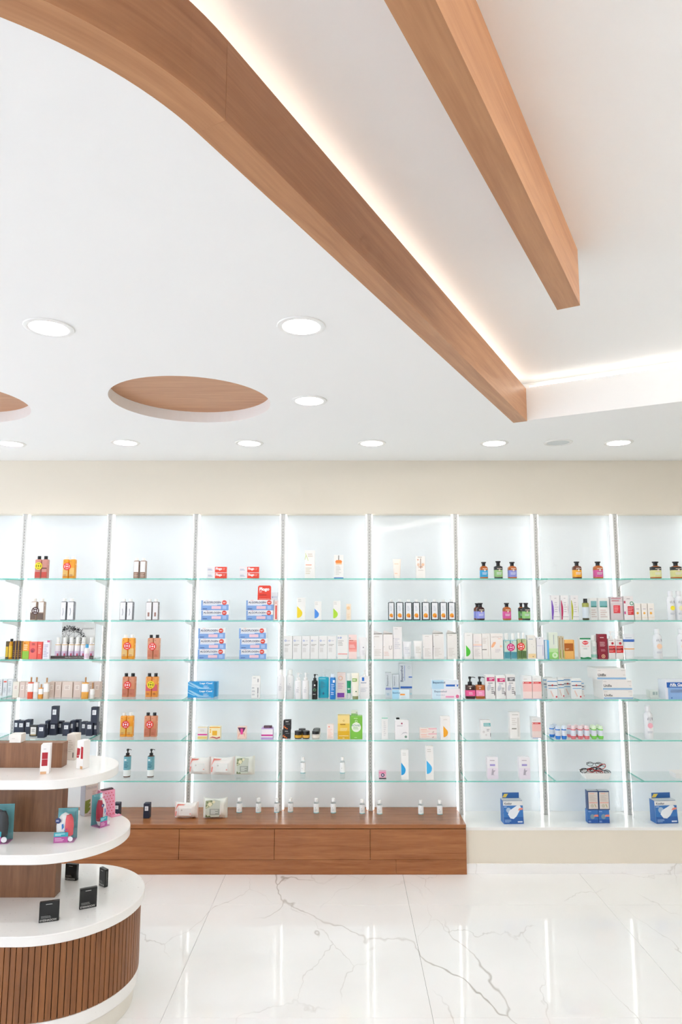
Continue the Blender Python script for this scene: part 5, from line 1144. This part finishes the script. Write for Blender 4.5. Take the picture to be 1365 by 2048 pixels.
def spectacles(cx, cy, cz, c, temple, ds, tilt, rz, s=1.0):
    """folded reading glasses lying on their lower rims"""
    t = thing('reading_glasses', ds + ' in the white tray', 'glasses', (cx, cy, cz)); t.rotation_euler = (0, tilt, rz); t.scale = (s, s, s)
    for s_ in (-1, 1):
        rim_ = part('rim', tube_mesh([(s_ * .030 + .023 * math.cos(a * math.pi / 12), 0, .014 * math.sin(a * math.pi / 12)) for a in range(24)], .0021, 6, 'rim', True), mat(c, .3), t)
        part('lens', lathe([(.0215, -.0003), (.0215, .0003)], 20, 'lens'), M_CLEAR, rim_, (s_ * .030, 0, 0), (math.pi / 2, 0, 0), (1, .6, 1))
        yb_ = .006 + .0035 * (s_ + 1)
        part('temple', tube_mesh([(s_ * .054, 0, .005), (s_ * .056, yb_, .006), (-s_ * .030, yb_, .004), (-s_ * .052, yb_, -.008)], .0018, 6, 'temple'), mat(temple, .3), t)
    part('bridge', tube_mesh([(-.009, 0, .003), (0, -.001, .006), (.009, 0, .003)], .0019, 6, 'bridge'), mat(c, .3), t)
zt_ = z + h
spectacles(x - .048, yf + .030, zt_ + .014, '#1f1c1b', '#1f1c1b', 'black glasses poking out at the left', -.12, .0)
spectacles(x - .012, yf + .012, zt_ + .010, '#b8282a', '#a82226', 'red glasses lying in front', .22, .0, .9)
spectacles(x + .018, yf + .050, zt_ + .022, '#c83030', '#2a2a2c', 'red-rimmed glasses with dark temples in mid heap', -.3, .0)
spectacles(x + .045, yf + .030, zt_ + .008, '#2d3550', '#23232a', 'dark blue glasses lying at the right', .25, .0, .9)
spectacles(x + .004, yf + .070, zt_ + .040, '#6a6c70', '#6a6c70', 'thin grey glasses lying highest at the back', .05, .0, .9)
x, yf, z, w, h = spot('I', 6, 1352, 1385, 1547, 1558, .1)
t = thing('tray', 'white tray cut by the right edge of the photo, lowest shelf', 'tray', (x, yf + .05, z)); part('shell', tray_mesh(w, .1, h), mat('#f0efee', .35), t)
# stack of two-tone blue boxes on the ledge
TOPD = [('r', .06, .06, .94, .94, '#dcd3cc'), ('r', .1, .37, .9, .40, '#ec8a74'), ('l', .2, .82, .8, .9, 1, '#f0b09c'), ('l', .15, .45, .85, .78, 6, '#c8bcb4'), ('c', .4, .22, .16, '#c8c0b0'), ('p', [[(.6, .3), (.66, .32), (.78, .16), (.72, .14)]], '#b0a468')]
BOT = [('r', 0, 0, 1, .28, '#2456a4'), ('c', .45, .5, .22, '#7f9cae'), ('p', [[(.55, .5), (1, .5), (1, .66), (.65, .66)]], '#ee8a78'), ('l', .05, .85, .4, .94, 1, '#b8d0ec'), ('l', .05, .06, .4, .2, 2, '#a8c4e8')]
for nm, a, b in (('left', 1176.5, 1197.6), ('right', 1198.4, 1219.8)):
    lo_ = carton('H', 7, a, b, 1620.5, 1646.5, '#3a74bc', 'front lower blue box of the block, ' + nm, BOT, d=.045)
    carton('H', 7, a, b, 1582, 1620, '#38507c', 'front upper grey-faced box of the block, ' + nm, TOPD, d=.045, on=lo_, top='#c8ccd0')
    for k in (1, 2):
        l2 = carton('H', 7, a, b, 1620.5, 1646.5, '#5f8cc4', ['second', 'third'][k - 1] + '-row lower blue box of the block, ' + nm, (), d=.045, Y=lo_[0] + .048 * k)
        carton('H', 7, a, b, 1582, 1620, '#a9bdd6', ['second', 'third'][k - 1] + '-row upper box of the block, ' + nm, [], d=.045, on=l2, top='#c8ccd0')
# rightmost bay
apo('I', 1, 1306.6, 1326, 1123, 1131.5, 1156.3, AMB, '#dcd99a', 'amber bottle with pale yellow label, fully in view', '#23262a')
apo('I', 1, 1347.6, 1367, 1123, 1131.5, 1156.3, AMB, '#dcd99a', 'amber bottle with pale yellow label, cut by the edge', '#23262a')
for k, (a, b) in enumerate(((1270.8, 1282.5), (1284.5, 1295.6), (1297, 1309.6))):
    carton('I', 2, a, b, 1207, 1240.6, '#f1ece6', ['left', 'middle', 'right'][k] + ' small white carton with orange dot', [('c', .45, .42, .2, '#eeb04a'), ('l', .25, .62, .75, .72, 1, '#b8b0bc'), ('r', 0, .16, 1, .18, '#f0d8c0')], d=.035)
def lot(bay, sh, a, b, yc, yt, yb, c, ds): vessel(bay, sh, a, b, yc, yt, yb, 'tall', '#edeef2', '#e9eaee', ds, (), [('c', .5, .5, .3, c), ('p', [[(.2, .7), (.25, .7), (.25, .78), (.2, .78)], [(.36, .7), (.41, .7), (.41, .8), (.36, .8)], [(.52, .68), (.56, .68), (.64, .8), (.6, .8)], [(.72, .7), (.78, .7), (.78, .8), (.72, .8)]], '#6c7080'), ('l', .15, .22, .85, .3, 2, '#c0c4d0')])
lot('I', 2, 1338.5, 1353.6, 1182, 1192, 1241, '#f0e03c', 'white lotion bottle with yellow dot')
lot('I', 2, 1355.3, 1371, 1182, 1192, 1241, '#f0eac0', 'white lotion bottle cut by the right edge')
lot('I', 3, 1311, 1328.4, 1258.3, 1268, 1320, '#f2cfb4', 'white lotion bottle with peach dot')
lot('I', 3, 1360, 1378, 1258.3, 1268, 1320, '#f2cfb4', 'white lotion bottle cut by the right edge')
lot('I', 5, 1292.5, 1309.8, 1412.5, 1424, 1479, '#f0b4c4', 'white lotion bottle with pink dot')
carton('I', 4, 1301.5, 1318.5, 1382, 1399, '#dfe6e0', 'small pale green box with grey marks', [('r', .3, .4, .55, .85, '#9cacaa'), ('r', .65, .4, .85, .85, '#a8b8b4')], d=.06, Y=YSF + .09)
carton('I', 4, 1332, 1380, 1361, 1399, '#e3e6f0', 'blue and white gauze box cut by the right edge', [('r', .1, .0, 1, .62, '#8fb4e4'), ('r', .06, .62, 1, .9, '#1f5fb4'), ('t', 'Alfa Gauze', .56, .78, .76, .16, '#ffffff', .03), ('l', .18, .65, .8, .7, 1, '#cfe0f4'), ('l', .2, .35, .9, .52, 3, '#7c8ca8'), ('c', .24, .08, .03, '#3a6cb8')], d=.10, side='#dfe4ee')

# ------------------------------------------------------------------ goods on the display stand
Zt = ZD[0] + .1022
def std(x0, x1, yt, yb, Y, zs): # helper for things on the spine panel
    return (Y, zs)
carton('A', 'd1', 19, 42, 1469, 1483, '#ece7e0', '', [('l', .2, .4, .6, .6, 1, '#d8d0c8')], on=(3.035, Zt), d=.045, full='small cream carton lying on top of the upper wooden panel')
carton('A', 'd1', 78.5, 96, 1490, 1548.5, '#f1efee', '', [('r', .16, .28, .78, .74, '#b01f2e'), ('r', .16, .5, .78, .515, '#e8d0d0'), ('r', .06, 0, .7, .09, '#e0b48c'), ('l', .3, .84, .7, .88, 1, '#b8b0b4')], d=.045, rz=.25, full='slim white carton with dark red panel before the wooden panel, upper tier')
carton('A', 'd1', 134, 152, 1469, 1520.5, '#e6ded4', '', [('l', .2, .3, .8, .8, 6, '#d0c6ba'), ('r', .74, .1, .86, .3, '#6c645c')], d=.05, rz=-.12, full='tall cream carton standing right of the wooden panel, upper tier')
carton('A', 'd1', 155, 171.5, 1482, 1538, '#f0eeec', '', [('p', [[(.0, .45), (.45, .5), (.5, .72), (.05, .74)], [(.0, .4), (.3, .38), (.4, .48), (.0, .44)], [(.62, .36), (.95, .36), (.95, .78), (.62, .8)]], '#b4202c'), ('r', .6, 0, .95, .1, '#d8a878')], d=.04, rz=-.35, full='white carton with red petals at the right of the upper tier')
# black eyeshadow boxes on the bottom tier
def eyes(x0, x1, yt, yb, rz, ds):
    d = .016
    x, yf, z, w, h = spot('A', 'd3', x0, x1, yt, yb, d)
    w = w / math.cos(rz)
    t = thing('eyeshadow_box', ds + ', bottom tier of the display stand', 'box', (x, yf + d / 2, z), rz, 'black eyeshadow boxes')
    part('body', box_mesh(-w / 2, w / 2, -d / 2, d / 2, 0, h, .0006, 'body'), mat('#191b1b', .3), t)
    part('flap', box_mesh(-w / 2 + .001, w / 2 - .001, -d / 2 + .001, d / 2 - .001, h - .0001, h + .0005, 0, 'flap'), mat('#303333', .3), t)
    deco(t, [('t', 'EYESHADOW', .48, .1, .84, .1, '#d8d8d4', .01), ('l', .1, .2, .85, .33, 2, '#8c8e8c'), ('l', .32, .86, .68, .92, 1, '#c8c8c4')], w, h, -d / 2)
    s = part('side_print', poly_mesh([[(-.001, .1 * h), (.001, .1 * h), (.001, .9 * h), (-.001, .9 * h)]], 'side_print'), mat('#7a7c7a'), t, (w / 2 + .0005, 0, 0), (0, 0, math.pi / 2))
eyes(130, 155, 1729, 1761, -.22, 'black box nearest the wooden panel')
eyes(198, 214.5, 1738, 1773, -.72, 'black box furthest to the right, turned')
eyes(160.5, 189.5, 1777, 1817, .48, 'black box in the middle')
eyes(79.5, 114.5, 1804, 1844, .32, 'black box nearest the viewer')
# hairbrush boxes on the middle tier
def brushbox(x0, x1, yt, yb, rz, c_side, c_face, ds, dark=False, d=.055, sg=1):
    x, yf, z, w, h = spot('A', 'd2', x0, x1, yt, yb, d)
    t = thing('hairbrush_box', ds, 'hairbrush box', (x, yf + d / 2, z), rz)
    part('backing_card', box_mesh(-w / 2, w / 2, d / 2 - .0015, d / 2, 0, h, 0, 'backing_card'), mat('#6fb4bd'), t)
    part('base_card', box_mesh(-w / 2, w / 2, -d / 2, d / 2 - .002, 0, .002, 0, 'base_card'), mat('#c48ab4'), t)
    part('plastic_shell', box_mesh(-w / 2, w / 2, -d / 2, d / 2 - .0016, .0025, h * .985, .001, 'plastic_shell'), M_CLEAR, t)
    rg = [(w * .2, .012, .004), (w * .38, .018, h * .2), (w * .42, .02, h * .5), (w * .36, .018, h * .72), (w * .2, .012, h * .86), (w * .05, .004, h * .92)]
    b_ = part('hairbrush', loft_mesh(rg, 2.0, 24, 'hairbrush'), mat(c_face, .3), t, (-w * .04, -.004, 0))
    part('bristle_pad', loft_mesh([(a * .62, b * .9, zz) for a, b, zz in rg[1:-1]], 2.0, 20, 'bristle_pad'), mat(c_side, .4), b_, (sg * w * .2, -.004, 0))
    deco(t, [('r', .02, .02, .72, .2, '#b8559c'), ('r', .02, .2, .72, .34, '#35a9b8'), ('l', .08, .05, .6, .17, 3, '#e8c0dc'), ('l', .08, .23, .6, .31, 2, '#cfeef0'), ('c', .2, .72, .14, '#2b3a70'), ('l', .1, .69, .3, .75, 2, '#dfe4f0')] + ([] if dark else [('p', [[(.4, .42), (.5, .5), (.46, .62), (.38, .6)], [(.5, .36), (.6, .4), (.55, .46)]], '#3a7cc0'), ('p', [[(.55, .4), (.7, .42), (.62, .48)]], '#c43a78')]), w, h, -d / 2)
    deco(t, [('c', .84, .12, .12, '#e8e8ec')], w, h, -d / 2 - .001)
brushbox(107, 146, 1624, 1686, .12, '#e0555e', '#f0ecea', 'clear box with white and pink hairbrush on the middle tier')
brushbox(185, 209, 1594, 1656, 1.0, '#b42a44', '#efe9ea', 'clear teal-backed hairbrush box before the polka-dot box, middle tier', d=.06, sg=-1)
brushbox(-32, 15, 1616, 1689, .1, '#2a2c30', '#303338', 'clear box with dark hairbrush cut by the left edge, middle tier', True)
carton('A', 'd2', 161, 187, 1570, 1632, '#e9ddd4', '', [('t', 'DELOUSE', .48, .9, .82, .07, '#a9a4a8', .0), ('p', [[(.0, .1 + .13 * k), (.2, .1 + .13 * k), (.42, .2 + .13 * k), (.42, .28 + .13 * k), (.0, .24 + .13 * k)] for k in range(3)], '#8c9a44'), ('l', .55, .62, .9, .8, 3, '#d4b8a8'), ('l', .35, .05, .6, .1, 1, '#b0a498')], d=.05, rz=.8, side='#d3d6e2', full='beige carton with green leaves at the back of the middle tier')
# polka-dot bag
d = .05
x, yf, z, w, h = spot('A', 'd2', 190, 224, 1582, 1634, d)
t = thing('gift_box', 'pink box with red polka dots on the middle tier', 'box', (x, yf + d / 2, z), .75)
bm = bmesh.new()
A = [bm.verts.new(p) for p in ((-w / 2, -d / 2, 0), (w / 2, -d / 2, 0), (w / 2, d / 2, 0), (-w / 2, d / 2, 0), (-w * .42, -d * .3, h), (w * .48, -d * .3, h * .97), (w * .48, d * .3, h * .97), (-w * .42, d * .3, h))]
for f in ((0, 3, 2, 1), (4, 5, 6, 7), (0, 1, 5, 4), (1, 2, 6, 5), (2, 3, 7, 6), (3, 0, 4, 7)): bm.faces.new([A[i] for i in f])
part('body', mesh_from(bm, 'body'), mat('#efa0bd', .4), t)
fc = thing('front_face', None, None, (0, -d / 2, 0)); fc.parent = t; fc.rotation_euler = (-math.atan2(d * .2, h), 0, 0)
rows = [('c', .14 + .18 * i + (.09 if j % 2 else 0), .08 + .115 * j, .032, '#d8343f') for j in range(8) for i in range(5) if .14 + .18 * i + (.09 if j % 2 else 0) < .92]
ps = [[((a - .5) * w + r * w * math.cos(q * .7854), b * h + r * w * math.sin(q * .7854)) for q in range(8)] for _, a, b, r, _c in rows]
part('polka_dots', poly_mesh(ps, 'polka_dots'), mat('#d8343f'), fc, (0, -.0012, 0))
part('base_flap', box_mesh(w * .1, w * .72, -d / 2 - .03, -d / 2 - .001, 0, .0016, 0, 'base_flap'), mat('#efa0bd', .4), t)
part('top_fold', box_mesh(-w * .3, w * .42, -d * .2, d * .2, h * .985, h * 1.03, .002, 'top_fold'), mat('#4a2c34'), t)
